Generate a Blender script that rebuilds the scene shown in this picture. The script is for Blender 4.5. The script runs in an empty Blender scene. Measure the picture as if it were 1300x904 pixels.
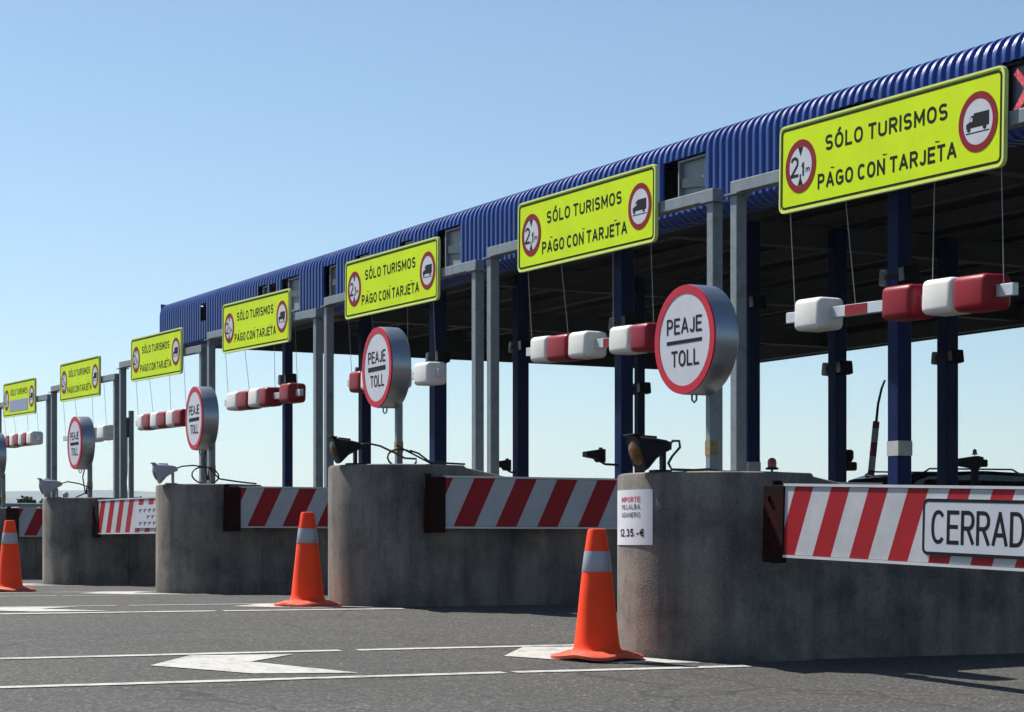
import bpy, bmesh, math, random
from mathutils import Matrix, Vector
R = math.radians
random.seed(7)
SC = bpy.context.scene
COL = SC.collection

# ------------------------------------------------------------------ camera, sky, sun, exposure
cam_d = bpy.data.cameras.new('camera')
cam_d.sensor_width = 36.0
cam_d.lens = 72.0
cam_d.shift_y = 0.1846
cam_d.clip_start = 0.05
cam_d.clip_end = 20000
cam = bpy.data.objects.new('camera', cam_d)
COL.objects.link(cam)
cam.location = (0, 0, 0.4635)
cam.rotation_euler = (R(90), 0, R(-26.3))
SC.camera = cam

SUN_EL, SUN_AZ = R(50), R(-25)          # azimuth from +Y, clockwise positive
sun_dir = Vector((math.sin(SUN_AZ) * math.cos(SUN_EL), math.cos(SUN_AZ) * math.cos(SUN_EL), math.sin(SUN_EL)))
world = bpy.data.worlds.new('World')
SC.world = world
world.use_nodes = True
wn = world.node_tree
bg = wn.nodes['Background']
sky = wn.nodes.new('ShaderNodeTexSky')
sky.sky_type = 'NISHITA'
sky.sun_disc = False
sky.sun_elevation = SUN_EL
sky.sun_rotation = SUN_AZ
sky.altitude = 900
sky.air_density = 1.0
sky.dust_density = 0.8
sky.ozone_density = 4.0
tint = wn.nodes.new('ShaderNodeMix'); tint.data_type = 'RGBA'; tint.blend_type = 'MULTIPLY'
tint.inputs[0].default_value = 1.0
tint.inputs[7].default_value = (0.975, 1.0, 0.93, 1)
wn.links.new(sky.outputs[0], tint.inputs[6]); wn.links.new(tint.outputs[2], bg.inputs[0])
bg.inputs[1].default_value = 0.086
sun_d = bpy.data.lights.new('sun', 'SUN')
sun_d.energy = 5.0
sun_d.angle = R(0.5)
sun_d.color = (1.0, 0.95, 0.87)
sun = bpy.data.objects.new('sun', sun_d)
COL.objects.link(sun)
sun.location = (0, 30, 40)
sun.rotation_euler = sun_dir.to_track_quat('Z', 'Y').to_euler()
SC.view_settings.view_transform = 'Standard'
SC.view_settings.look = 'None'
SC.view_settings.gamma = 1
SC.view_settings.exposure = 0.66

# ------------------------------------------------------------------ materials
def nd(nt, typ, **kw):
    n = nt.nodes.new(typ)
    for k, v in kw.items():
        if k in n.inputs: n.inputs[k].default_value = v
        else: setattr(n, k, v)
    return n

def c4(c): return (c[0], c[1], c[2], 1.0)

def mat(name, col, rough=0.5, metal=0.0, var=0.12, scale=6.0, bump=0.0, bscale=60.0, stretch=None, rvar=0.1, spec=0.5, dirt=None, dscale=2.0, damt=(0.55, 0.75)):
    """painted / metal / concrete surface with noise variation in colour, gloss and relief"""
    m = bpy.data.materials.new(name); m.use_nodes = True
    nt = m.node_tree; L = nt.links.new
    b = nt.nodes['Principled BSDF']
    b.inputs['Metallic'].default_value = metal
    b.inputs['Specular IOR Level'].default_value = spec
    tc = nd(nt, 'ShaderNodeTexCoord'); geo = nd(nt, 'ShaderNodeNewGeometry')
    mp = nd(nt, 'ShaderNodeMapping')
    if stretch: mp.inputs['Scale'].default_value = stretch
    L(geo.outputs['Position'], mp.inputs['Vector'])
    nz = nd(nt, 'ShaderNodeTexNoise', Scale=scale, Detail=6.0, Roughness=0.62)
    L(mp.outputs[0], nz.inputs['Vector'])
    mr = nd(nt, 'ShaderNodeMapRange')
    mr.inputs['From Min'].default_value = 0.25; mr.inputs['From Max'].default_value = 0.75
    mr.inputs['To Min'].default_value = 1 - var; mr.inputs['To Max'].default_value = 1 + var
    L(nz.outputs['Fac'], mr.inputs['Value'])
    mx = nd(nt, 'ShaderNodeMix', data_type='RGBA', blend_type='MULTIPLY')
    mx.inputs[0].default_value = 1.0
    mx.inputs[6].default_value = c4(col)
    L(mr.outputs[0], mx.inputs[7])
    out = mx.outputs[2]
    if dirt:
        n2 = nd(nt, 'ShaderNodeTexNoise', Scale=dscale, Detail=8.0, Roughness=0.7)
        mp2 = nd(nt, 'ShaderNodeMapping')
        if stretch: mp2.inputs['Scale'].default_value = stretch
        mp2.inputs['Location'].default_value = (3.1, 1.7, 5.3)
        L(geo.outputs['Position'], mp2.inputs['Vector']); L(mp2.outputs[0], n2.inputs['Vector'])
        r2 = nd(nt, 'ShaderNodeMapRange')
        r2.inputs['From Min'].default_value = damt[0]; r2.inputs['From Max'].default_value = damt[1]
        L(n2.outputs['Fac'], r2.inputs['Value'])
        m2 = nd(nt, 'ShaderNodeMix', data_type='RGBA')
        L(r2.outputs[0], m2.inputs[0]); L(out, m2.inputs[6]); m2.inputs[7].default_value = c4(dirt)
        out = m2.outputs[2]
    L(out, b.inputs['Base Color'])
    rr = nd(nt, 'ShaderNodeMapRange')
    rr.inputs['From Min'].default_value = 0.3; rr.inputs['From Max'].default_value = 0.7
    rr.inputs['To Min'].default_value = max(0.03, rough - rvar); rr.inputs['To Max'].default_value = min(1, rough + rvar)
    L(nz.outputs['Fac'], rr.inputs['Value']); L(rr.outputs[0], b.inputs['Roughness'])
    if bump:
        nb = nd(nt, 'ShaderNodeTexNoise', Scale=bscale, Detail=5.0)
        L(geo.outputs['Position'], nb.inputs['Vector'])
        bp = nd(nt, 'ShaderNodeBump', Strength=bump, Distance=0.01)
        L(nb.outputs['Fac'], bp.inputs['Height']); L(bp.outputs[0], b.inputs['Normal'])
    return m

def asphalt_mat():
    m = bpy.data.materials.new('asphalt'); m.use_nodes = True
    nt = m.node_tree; L = nt.links.new; b = nt.nodes['Principled BSDF']
    geo = nd(nt, 'ShaderNodeNewGeometry')
    fine = nd(nt, 'ShaderNodeTexVoronoi', Scale=85.0); L(geo.outputs['Position'], fine.inputs['Vector'])
    sep = nd(nt, 'ShaderNodeSeparateColor'); L(fine.outputs['Color'], sep.inputs[0])
    mid = nd(nt, 'ShaderNodeTexNoise', Scale=38.0, Detail=6.0, Roughness=0.7); L(geo.outputs['Position'], mid.inputs['Vector'])
    mp = nd(nt, 'ShaderNodeMapping'); mp.inputs['Scale'].default_value = (0.35, 1.3, 1); L(geo.outputs['Position'], mp.inputs['Vector'])
    big = nd(nt, 'ShaderNodeTexNoise', Scale=1.1, Detail=6.0, Roughness=0.6); L(mp.outputs[0], big.inputs['Vector'])
    r1 = nd(nt, 'ShaderNodeValToRGB'); L(sep.outputs[0], r1.inputs[0])
    cr = r1.color_ramp; cr.elements[0].position = 0.0; cr.elements[0].color = (0.021, 0.020, 0.0185, 1)
    cr.elements[1].position = 1.0; cr.elements[1].color = (0.165, 0.155, 0.138, 1)
    e = cr.elements.new(0.72); e.color = (0.054, 0.0512, 0.0470, 1)
    e = cr.elements.new(0.92); e.color = (0.082, 0.0775, 0.071, 1)
    r2 = nd(nt, 'ShaderNodeMapRange'); L(mid.outputs['Fac'], r2.inputs['Value'])
    r2.inputs['From Min'].default_value = 0.3; r2.inputs['From Max'].default_value = 0.7; r2.inputs['To Min'].default_value = 0.35; r2.inputs['To Max'].default_value = 1.6
    r3 = nd(nt, 'ShaderNodeMapRange'); L(big.outputs['Fac'], r3.inputs['Value'])
    r3.inputs['From Min'].default_value = 0.3; r3.inputs['From Max'].default_value = 0.7; r3.inputs['To Min'].default_value = 0.82; r3.inputs['To Max'].default_value = 1.16
    mu = nd(nt, 'ShaderNodeMath', operation='MULTIPLY'); L(r2.outputs[0], mu.inputs[0]); L(r3.outputs[0], mu.inputs[1])
    wn_ = nd(nt, 'ShaderNodeTexNoise', Scale=1.7, Detail=5.0); L(geo.outputs['Position'], wn_.inputs['Vector'])
    wp = nd(nt, 'ShaderNodeMix', data_type='RGBA', blend_type='ADD'); wp.inputs[0].default_value = 0.55; L(geo.outputs['Position'], wp.inputs[6]); L(wn_.outputs['Color'], wp.inputs[7])
    ck = nd(nt, 'ShaderNodeTexVoronoi', Scale=0.38, feature='DISTANCE_TO_EDGE'); L(wp.outputs[2], ck.inputs['Vector'])
    rc = nd(nt, 'ShaderNodeMapRange'); L(ck.outputs['Distance'], rc.inputs['Value'])
    rc.inputs['From Min'].default_value = 0.002; rc.inputs['From Max'].default_value = 0.007; rc.inputs['To Min'].default_value = 0.45
    mu2 = nd(nt, 'ShaderNodeMath', operation='MULTIPLY'); L(mu.outputs[0], mu2.inputs[0]); L(rc.outputs[0], mu2.inputs[1])
    mx = nd(nt, 'ShaderNodeMix', data_type='RGBA', blend_type='MULTIPLY'); mx.inputs[0].default_value = 1
    L(r1.outputs[0], mx.inputs[6]); L(mu2.outputs[0], mx.inputs[7]); L(mx.outputs[2], b.inputs['Base Color'])
    b.inputs['Roughness'].default_value = 0.88
    bp = nd(nt, 'ShaderNodeBump', Strength=0.55, Distance=0.006)
    ad = nd(nt, 'ShaderNodeMath', operation='ADD'); L(fine.outputs['Distance'], ad.inputs[0]); L(mid.outputs['Fac'], ad.inputs[1])
    L(ad.outputs[0], bp.inputs['Height']); L(bp.outputs[0], b.inputs['Normal'])
    return m

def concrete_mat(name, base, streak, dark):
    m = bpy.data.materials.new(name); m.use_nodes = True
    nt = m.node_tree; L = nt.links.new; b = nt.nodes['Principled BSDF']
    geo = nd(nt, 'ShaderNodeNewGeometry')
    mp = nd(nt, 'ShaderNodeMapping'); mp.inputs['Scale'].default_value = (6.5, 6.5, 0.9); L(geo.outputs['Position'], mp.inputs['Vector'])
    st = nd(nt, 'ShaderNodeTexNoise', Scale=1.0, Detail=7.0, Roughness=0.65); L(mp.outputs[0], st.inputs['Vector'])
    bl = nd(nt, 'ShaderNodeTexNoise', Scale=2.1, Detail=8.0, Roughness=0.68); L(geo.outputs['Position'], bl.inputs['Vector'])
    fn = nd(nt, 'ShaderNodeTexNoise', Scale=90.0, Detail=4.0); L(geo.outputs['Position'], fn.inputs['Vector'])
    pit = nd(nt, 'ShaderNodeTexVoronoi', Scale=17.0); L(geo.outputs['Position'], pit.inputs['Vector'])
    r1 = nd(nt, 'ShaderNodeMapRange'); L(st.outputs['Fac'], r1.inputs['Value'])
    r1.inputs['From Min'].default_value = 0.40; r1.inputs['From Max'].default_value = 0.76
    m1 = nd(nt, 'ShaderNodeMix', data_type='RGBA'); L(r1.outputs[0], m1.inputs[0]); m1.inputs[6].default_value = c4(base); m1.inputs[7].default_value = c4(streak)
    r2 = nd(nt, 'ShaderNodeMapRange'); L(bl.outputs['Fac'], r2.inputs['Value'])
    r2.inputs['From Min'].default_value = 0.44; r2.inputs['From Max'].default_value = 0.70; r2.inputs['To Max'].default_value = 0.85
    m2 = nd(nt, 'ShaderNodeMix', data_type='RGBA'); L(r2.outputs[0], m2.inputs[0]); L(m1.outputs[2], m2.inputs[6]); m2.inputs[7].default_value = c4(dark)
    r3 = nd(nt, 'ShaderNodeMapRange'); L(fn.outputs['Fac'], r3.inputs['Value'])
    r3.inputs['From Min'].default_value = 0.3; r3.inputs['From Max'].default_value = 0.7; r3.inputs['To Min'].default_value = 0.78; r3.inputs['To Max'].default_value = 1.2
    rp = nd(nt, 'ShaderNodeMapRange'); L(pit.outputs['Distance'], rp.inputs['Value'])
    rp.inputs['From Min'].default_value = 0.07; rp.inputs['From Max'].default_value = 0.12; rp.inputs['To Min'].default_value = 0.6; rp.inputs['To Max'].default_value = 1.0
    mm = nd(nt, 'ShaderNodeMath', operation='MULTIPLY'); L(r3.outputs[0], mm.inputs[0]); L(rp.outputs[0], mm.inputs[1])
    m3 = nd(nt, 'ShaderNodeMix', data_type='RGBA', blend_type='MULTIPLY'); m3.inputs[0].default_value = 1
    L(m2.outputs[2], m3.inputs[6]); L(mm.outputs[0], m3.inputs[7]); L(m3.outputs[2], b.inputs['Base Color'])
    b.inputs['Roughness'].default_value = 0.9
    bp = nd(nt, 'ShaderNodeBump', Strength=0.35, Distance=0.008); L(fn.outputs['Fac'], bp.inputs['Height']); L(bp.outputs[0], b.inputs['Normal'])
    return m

def stripe_mat(name, red, white, pitch, lean, phase):
    """diagonal retroreflective stripes in the panel's own coordinates (x along, z up)"""
    m = bpy.data.materials.new(name); m.use_nodes = True
    nt = m.node_tree; L = nt.links.new; b = nt.nodes['Principled BSDF']
    tc = nd(nt, 'ShaderNodeTexCoord'); sp = nd(nt, 'ShaderNodeSeparateXYZ'); L(tc.outputs['Object'], sp.inputs[0])
    a = nd(nt, 'ShaderNodeMath', operation='MULTIPLY_ADD'); L(sp.outputs['Z'], a.inputs[0]); a.inputs[1].default_value = -lean
    L(sp.outputs['X'], a.inputs[2])
    d = nd(nt, 'ShaderNodeMath', operation='MULTIPLY_ADD'); L(a.outputs[0], d.inputs[0]); d.inputs[1].default_value = 1 / pitch; d.inputs[2].default_value = phase
    f = nd(nt, 'ShaderNodeMath', operation='FRACT'); L(d.outputs[0], f.inputs[0])
    g = nd(nt, 'ShaderNodeMath', operation='GREATER_THAN'); L(f.outputs[0], g.inputs[0]); g.inputs[1].default_value = 0.5
    nz = nd(nt, 'ShaderNodeTexNoise', Scale=5.0, Detail=7.0, Roughness=0.7); L(tc.outputs['Object'], nz.inputs['Vector'])
    r = nd(nt, 'ShaderNodeMapRange'); L(nz.outputs['Fac'], r.inputs['Value'])
    r.inputs['From Min'].default_value = 0.3; r.inputs['From Max'].default_value = 0.7; r.inputs['To Min'].default_value = 0.84; r.inputs['To Max'].default_value = 1.08
    mx = nd(nt, 'ShaderNodeMix', data_type='RGBA'); L(g.outputs[0], mx.inputs[0]); mx.inputs[6].default_value = c4(white); mx.inputs[7].default_value = c4(red)
    m2 = nd(nt, 'ShaderNodeMix', data_type='RGBA', blend_type='MULTIPLY'); m2.inputs[0].default_value = 1
    L(mx.outputs[2], m2.inputs[6]); L(r.outputs[0], m2.inputs[7]); L(m2.outputs[2], b.inputs['Base Color'])
    b.inputs['Roughness'].default_value = 0.5; b.inputs['Specular IOR Level'].default_value = 0.2
    return m

def band_mat(name, red, white, pitch, phase=0.0):
    m = stripe_mat(name, red, white, pitch, 0.0, phase)
    return m

M = {}
M['asphalt'] = asphalt_mat()
M['road_paint'] = mat('road_paint', (0.44, 0.43, 0.40), 0.75, var=0.18, scale=22, dirt=(0.13, 0.125, 0.12), dscale=7, damt=(0.50, 0.72), bump=0.4, bscale=90)
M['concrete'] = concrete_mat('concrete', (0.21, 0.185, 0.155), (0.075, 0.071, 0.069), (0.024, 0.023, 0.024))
M['galv'] = mat('galvanised_steel', (0.18, 0.205, 0.222), 0.52, 0.2, var=0.18, scale=14, dirt=(0.0948, 0.1067, 0.1185), dscale=6, bump=0.05, spec=0.35)
M['zinc_sheet'] = mat('zinc_sheet', (0.2844, 0.3002, 0.3318), 0.33, 0.9, var=0.05, scale=3, rvar=0.03)
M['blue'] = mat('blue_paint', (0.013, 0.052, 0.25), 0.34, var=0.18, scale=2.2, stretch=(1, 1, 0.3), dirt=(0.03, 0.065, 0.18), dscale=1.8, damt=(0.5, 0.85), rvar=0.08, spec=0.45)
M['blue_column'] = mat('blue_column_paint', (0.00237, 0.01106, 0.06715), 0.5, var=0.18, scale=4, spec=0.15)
M['deck'] = mat('dark_roof_deck', (0.0316, 0.0316, 0.03318), 0.7, var=0.25, scale=2, spec=0.2)
M['purlin'] = mat('dark_purlin', (0.10, 0.10, 0.10), 0.6, 0.0, var=0.2, scale=3, spec=0.2)
M['yellow'] = mat('fluorescent_yellow', (0.53, 0.70, 0.003), 0.6, var=0.07, scale=2.0, rvar=0.05, spec=0.12, dirt=(0.43, 0.57, 0.015), dscale=1.4, damt=(0.5, 0.8))
M['yellow_edge'] = mat('pale_yellow_edge', (0.5846, 0.6557, 0.1738), 0.4, var=0.05)
M['sign_green'] = mat('dark_green_line', (0.00948, 0.01738, 0.00395), 0.7, var=0.1, spec=0.1)
M['sign_ink'] = mat('sign_lettering', (0.0079, 0.01027, 0.00474), 0.7, var=0.1, spec=0.1)
M['ink'] = mat('black_lettering', (0.01106, 0.01185, 0.01738), 0.7, var=0.1, spec=0.1)
M['sign_red'] = mat('roundel_red', (0.2054, 0.00632, 0.01422), 0.6, var=0.1, spec=0.15)
M['ring_red'] = mat('toll_ring_red', (0.4345, 0.01738, 0.03792), 0.55, var=0.1, spec=0.2)
M['sign_white'] = mat('sign_white', (0.47, 0.49, 0.54), 0.55, var=0.07, spec=0.2)
M['foam_red'] = mat('red_plastic', (0.2133, 0.00237, 0.01106), 0.42, var=0.14, scale=9, dirt=(0.3555, 0.1185, 0.1264), dscale=7, damt=(0.68, 0.84), spec=0.25)
M['foam_white'] = mat('white_plastic', (0.632, 0.6162, 0.5846), 0.5, var=0.05, scale=6, dirt=(0.3318, 0.316, 0.2923), dscale=5, damt=(0.60, 0.8), spec=0.3)
M['alu'] = mat('aluminium_profile', (0.5214, 0.5451, 0.5688), 0.4, 0.4, var=0.08)
M['rust_red'] = mat('rusty_red_bracket', (0.026, 0.0024, 0.0024), 0.8, var=0.35, scale=12, dirt=(0.006, 0.005, 0.004), dscale=9, damt=(0.42, 0.6), spec=0.08)
M['black'] = mat('black_housing', (0.0035, 0.0035, 0.0045), 0.5, var=0.2, spec=0.15)
M['grey_housing'] = mat('grey_housing', (0.316, 0.316, 0.3555), 0.5, var=0.1)
M['amber'] = mat('amber_lens', (0.10, 0.038, 0.005), 0.25, var=0.45, scale=14, spec=0.3)
M['dark_lens'] = mat('dark_lens', (0.05, 0.035, 0.010), 0.3, var=0.3, scale=14, spec=0.3)
M['cable'] = mat('cable_rubber', (0.01422, 0.01422, 0.0158), 0.6)
M['wire'] = mat('steel_wire', (0.2844, 0.2923, 0.3002), 0.5, 0.4)
M['cone'] = mat('orange_cone_rubber', (0.93, 0.056, 0.008), 0.55, var=0.08, scale=7, dirt=(0.6, 0.045, 0.012), dscale=8, damt=(0.64, 0.84), spec=0.2)
M['cone_base'] = mat('faded_orange_rubber', (0.5846, 0.0869, 0.04345), 0.65, var=0.15, scale=12, dirt=(0.316, 0.079, 0.0474), dscale=10, damt=(0.55, 0.75), spec=0.2)
M['reflective'] = mat('reflective_sheet', (0.316, 0.3239, 0.3555), 0.35, 0.2, var=0.1)
M['paper'] = mat('white_sheet', (0.553, 0.5609, 0.6004), 0.6, var=0.04)
M['pink_ink'] = mat('red_print', (0.4898, 0.0395, 0.0948), 0.6)
M['grey_ink'] = mat('grey_print', (0.0948, 0.0948, 0.1185), 0.6)
M['tape'] = mat('yellow_tape', (0.2528, 0.158, 0.0237), 0.7, var=0.4, scale=40, dirt=(0.158, 0.158, 0.158), dscale=25, damt=(0.45, 0.6))
M['beacon_red'] = mat('red_beacon_dome', (0.237, 0.00948, 0.01264), 0.2, var=0.1)
M['patch'] = mat('blue_grey_patch', (0.2212, 0.2449, 0.3792), 0.5, var=0.1)
M['panel_grey'] = mat('grey_signal_panel', (0.2133, 0.2212, 0.237), 0.5, var=0.1)
M['screen_dark'] = mat('dark_signal_screen', (0.0237, 0.03555, 0.0395), 0.35, var=0.3, scale=15)
M['lamp_glass'] = mat('lamp_glass', (0.1264, 0.1343, 0.1422), 0.12)
M['car_paint'] = mat('dark_car_paint', (0.01185, 0.01343, 0.0158), 0.22)
M['car_glass'] = mat('car_glass', (0.00948, 0.01106, 0.01264), 0.06)
M['tyre'] = mat('tyre_rubber', (0.0158, 0.0158, 0.0158), 0.85)
M['band_white'] = mat('grey_white_label', (0.395, 0.395, 0.395), 0.5)
M['leaf'] = mat('distant_leaves', (0.035, 0.06, 0.03), 0.9, var=0.4, scale=1.5)
M['bark'] = mat('bark', (0.0632, 0.0474, 0.03555), 0.9)
M['hill'] = mat('dry_hills', (0.075, 0.09, 0.075), 1.0, var=0.4, scale=0.004, dirt=(0.03, 0.045, 0.035), dscale=0.01, damt=(0.45, 0.6))
M['parapet'] = mat('parapet_concrete', (0.2054, 0.2054, 0.2054), 0.9, var=0.15, scale=2)
M['gate_stripes'] = stripe_mat('gate_stripes', (0.2844, 0.00474, 0.01106), (0.395, 0.4029, 0.4266), 0.352, 0.48, 0.88)
M['gate_stripes_narrow'] = stripe_mat('gate_stripes_narrow', (0.316, 0.0079, 0.01422), (0.4424, 0.4503, 0.474), 0.285, 0.38, 0.22)
M['gate_edge'] = mat('gate_edge', (0.4898, 0.4977, 0.5135), 0.4)
M['arm_bands'] = band_mat('arm_bands', (0.1896, 0.0158, 0.0237), (0.3318, 0.3318, 0.3318), 0.40)
def emit_mat(name, col, s):
    m = bpy.data.materials.new(name); m.use_nodes = True
    nt = m.node_tree; b = nt.nodes['Principled BSDF']
    b.inputs['Base Color'].default_value = c4([x * 0.3 for x in col])
    b.inputs['Emission Color'].default_value = c4(col); b.inputs['Emission Strength'].default_value = s
    nz = nd(nt, 'ShaderNodeTexVoronoi', Scale=45.0)
    tc = nd(nt, 'ShaderNodeTexCoord'); nt.links.new(tc.outputs['Object'], nz.inputs['Vector'])
    mr = nd(nt, 'ShaderNodeMapRange'); nt.links.new(nz.outputs['Distance'], mr.inputs['Value'])
    mr.inputs['From Max'].default_value = 0.7; mr.inputs['To Min'].default_value = s * 1.3; mr.inputs['To Max'].default_value = s * 0.4
    nt.links.new(mr.outputs[0], b.inputs['Emission Strength'])
    return m
M['led_red'] = emit_mat('red_led_cross', (0.85, 0.12, 0.16), 0.55)

# ------------------------------------------------------------------ mesh helpers
MESH = {}
def link(o, parent=None):
    COL.objects.link(o)
    if parent is not None: o.parent = parent
    return o

def bm_mesh(name, bm, m, smooth=False):
    bmesh.ops.recalc_face_normals(bm, faces=bm.faces)
    me = bpy.data.meshes.new(name); bm.to_mesh(me); bm.free()
    for mm in (m if isinstance(m, (list, tuple)) else [m]): me.materials.append(mm)
    if smooth is not False:
        for p in me.polygons: p.use_smooth = True
        if smooth is not True:
            try: me.set_sharp_from_angle(angle=R(smooth))
            except Exception: pass
    return me

def obj(name, bm, m, parent=None, smooth=False, key=None):
    """one mesh object; bm may be a function so repeats with the same key share their mesh"""
    if key is not None and key in MESH:
        me = MESH[key]
    else:
        if callable(bm): bm = bm()
        me = bm_mesh(name, bm, m, smooth)
        if key is not None: MESH[key] = me
    return link(bpy.data.objects.new(name, me), parent)

def tag(o, label=None, cat=None, group=None, kind=None):
    if label: o['label'] = label
    if cat: o['category'] = cat
    if group: o['group'] = group
    if kind: o['kind'] = kind
    return o

def thing(name, label, cat, loc=(0, 0, 0), rz=0.0, group=None, rot=None):
    o = bpy.data.objects.new(name, None); COL.objects.link(o)
    o.empty_display_size = 0.2
    o.location = loc
    o.rotation_euler = rot if rot else (0, 0, rz)
    return tag(o, label, cat, group)

def box(bm, c, s, rot=None, bev=0.0, seg=2):
    r = bmesh.ops.create_cube(bm, size=1.0)
    vs = r['verts']
    T = Matrix.Translation(c) @ (rot if rot else Matrix.Identity(4)) @ Matrix.Diagonal((s[0], s[1], s[2], 1))
    bmesh.ops.transform(bm, matrix=T, verts=vs)
    if bev:
        es = list({e for v in vs for e in v.link_edges})
        bmesh.ops.bevel(bm, geom=es, offset=bev, segments=seg, affect='EDGES', profile=0.5)
    return bm

def B(*a, **k): return box(bmesh.new(), *a, **k)

def tube(bm, pts, r, n=6, cap=True):
    pts = [Vector(p) for p in pts]
    rs = r if isinstance(r, (list, tuple)) else [r] * len(pts)
    rings = []
    up = None
    for i, p in enumerate(pts):
        d = (pts[min(i + 1, len(pts) - 1)] - pts[max(i - 1, 0)]).normalized()
        if up is None:
            up = Vector((0, 0, 1)) if abs(d.z) < 0.9 else Vector((1, 0, 0))
        x = d.cross(up).normalized(); y = x.cross(d).normalized(); up = y
        rings.append([bm.verts.new(p + rs[i] * (math.cos(2 * math.pi * k / n) * x + math.sin(2 * math.pi * k / n) * y)) for k in range(n)])
    for a, b in zip(rings, rings[1:]):
        for k in range(n):
            bm.faces.new((a[k], a[(k + 1) % n], b[(k + 1) % n], b[k]))
    if cap:
        bm.faces.new(rings[0]); bm.faces.new(rings[-1])
    return bm

def lathe(bm, prof, n=24, axis='Z', cap=True):
    """profile [(r, h)] turned about an axis; h runs along the axis"""
    rings = []
    for r, h in prof:
        ring = []
        for k in range(n):
            a = 2 * math.pi * k / n; x, y = r * math.cos(a), r * math.sin(a)
            ring.append(bm.verts.new({'Z': (x, y, h), 'Y': (x, h, y), 'X': (h, x, y)}[axis]))
        rings.append(ring)
    for a, b in zip(rings, rings[1:]):
        for k in range(n):
            bm.faces.new((a[k], a[(k + 1) % n], b[(k + 1) % n], b[k]))
    if cap:
        bm.faces.new(rings[0]); bm.faces.new(rings[-1])
    return bm

def prism(bm, poly, y0, y1):
    """polygon in XZ given thickness along Y"""
    a = [bm.verts.new((x, y0, z)) for x, z in poly]
    b = [bm.verts.new((x, y1, z)) for x, z in poly]
    bm.faces.new(a); bm.faces.new(b[::-1])
    n = len(poly)
    for i in range(n):
        bm.faces.new((a[i], a[(i + 1) % n], b[(i + 1) % n], b[i]))
    return bm

def ring_prism(bm, outer, inner, y0, y1):
    n = len(outer)
    V = [[bm.verts.new((x, y, z)) for x, z in poly] for poly in (outer, inner) for y in (y0, y1)]
    oa, ob, ia, ib = V
    for i in range(n):
        j = (i + 1) % n
        bm.faces.new((oa[i], oa[j], ia[j], ia[i])); bm.faces.new((ob[i], ib[i], ib[j], ob[j]))
        bm.faces.new((oa[i], ob[i], ob[j], oa[j])); bm.faces.new((ia[i], ia[j], ib[j], ib[i]))
    return bm

def rrect(w, h, r, seg=6, cx=0.0, cz=0.0):
    pts = []
    for sx, sz, a0 in ((1, 1, 0), (-1, 1, 90), (-1, -1, 180), (1, -1, 270)):
        for k in range(seg + 1):
            a = R(a0 + 90 * k / seg)
            pts.append((cx + sx * (w / 2 - r) + r * math.cos(a), cz + sz * (h / 2 - r) + r * math.sin(a)))
    return pts

def circ(r, n=40, cx=0.0, cz=0.0):
    return [(cx + r * math.cos(2 * math.pi * k / n), cz + r * math.sin(2 * math.pi * k / n)) for k in range(n)]

def arc2(cx, cy, rx, ry, a0, a1, n=14, p=2.3):
    out = []
    for i in range(n + 1):
        a = R(a0 + (a1 - a0) * i / n); c_, s_ = math.cos(a), math.sin(a)
        out.append((cx + rx * math.copysign(abs(c_) ** (2 / p), c_), cy + ry * math.copysign(abs(s_) ** (2 / p), s_)))
    return out
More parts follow.
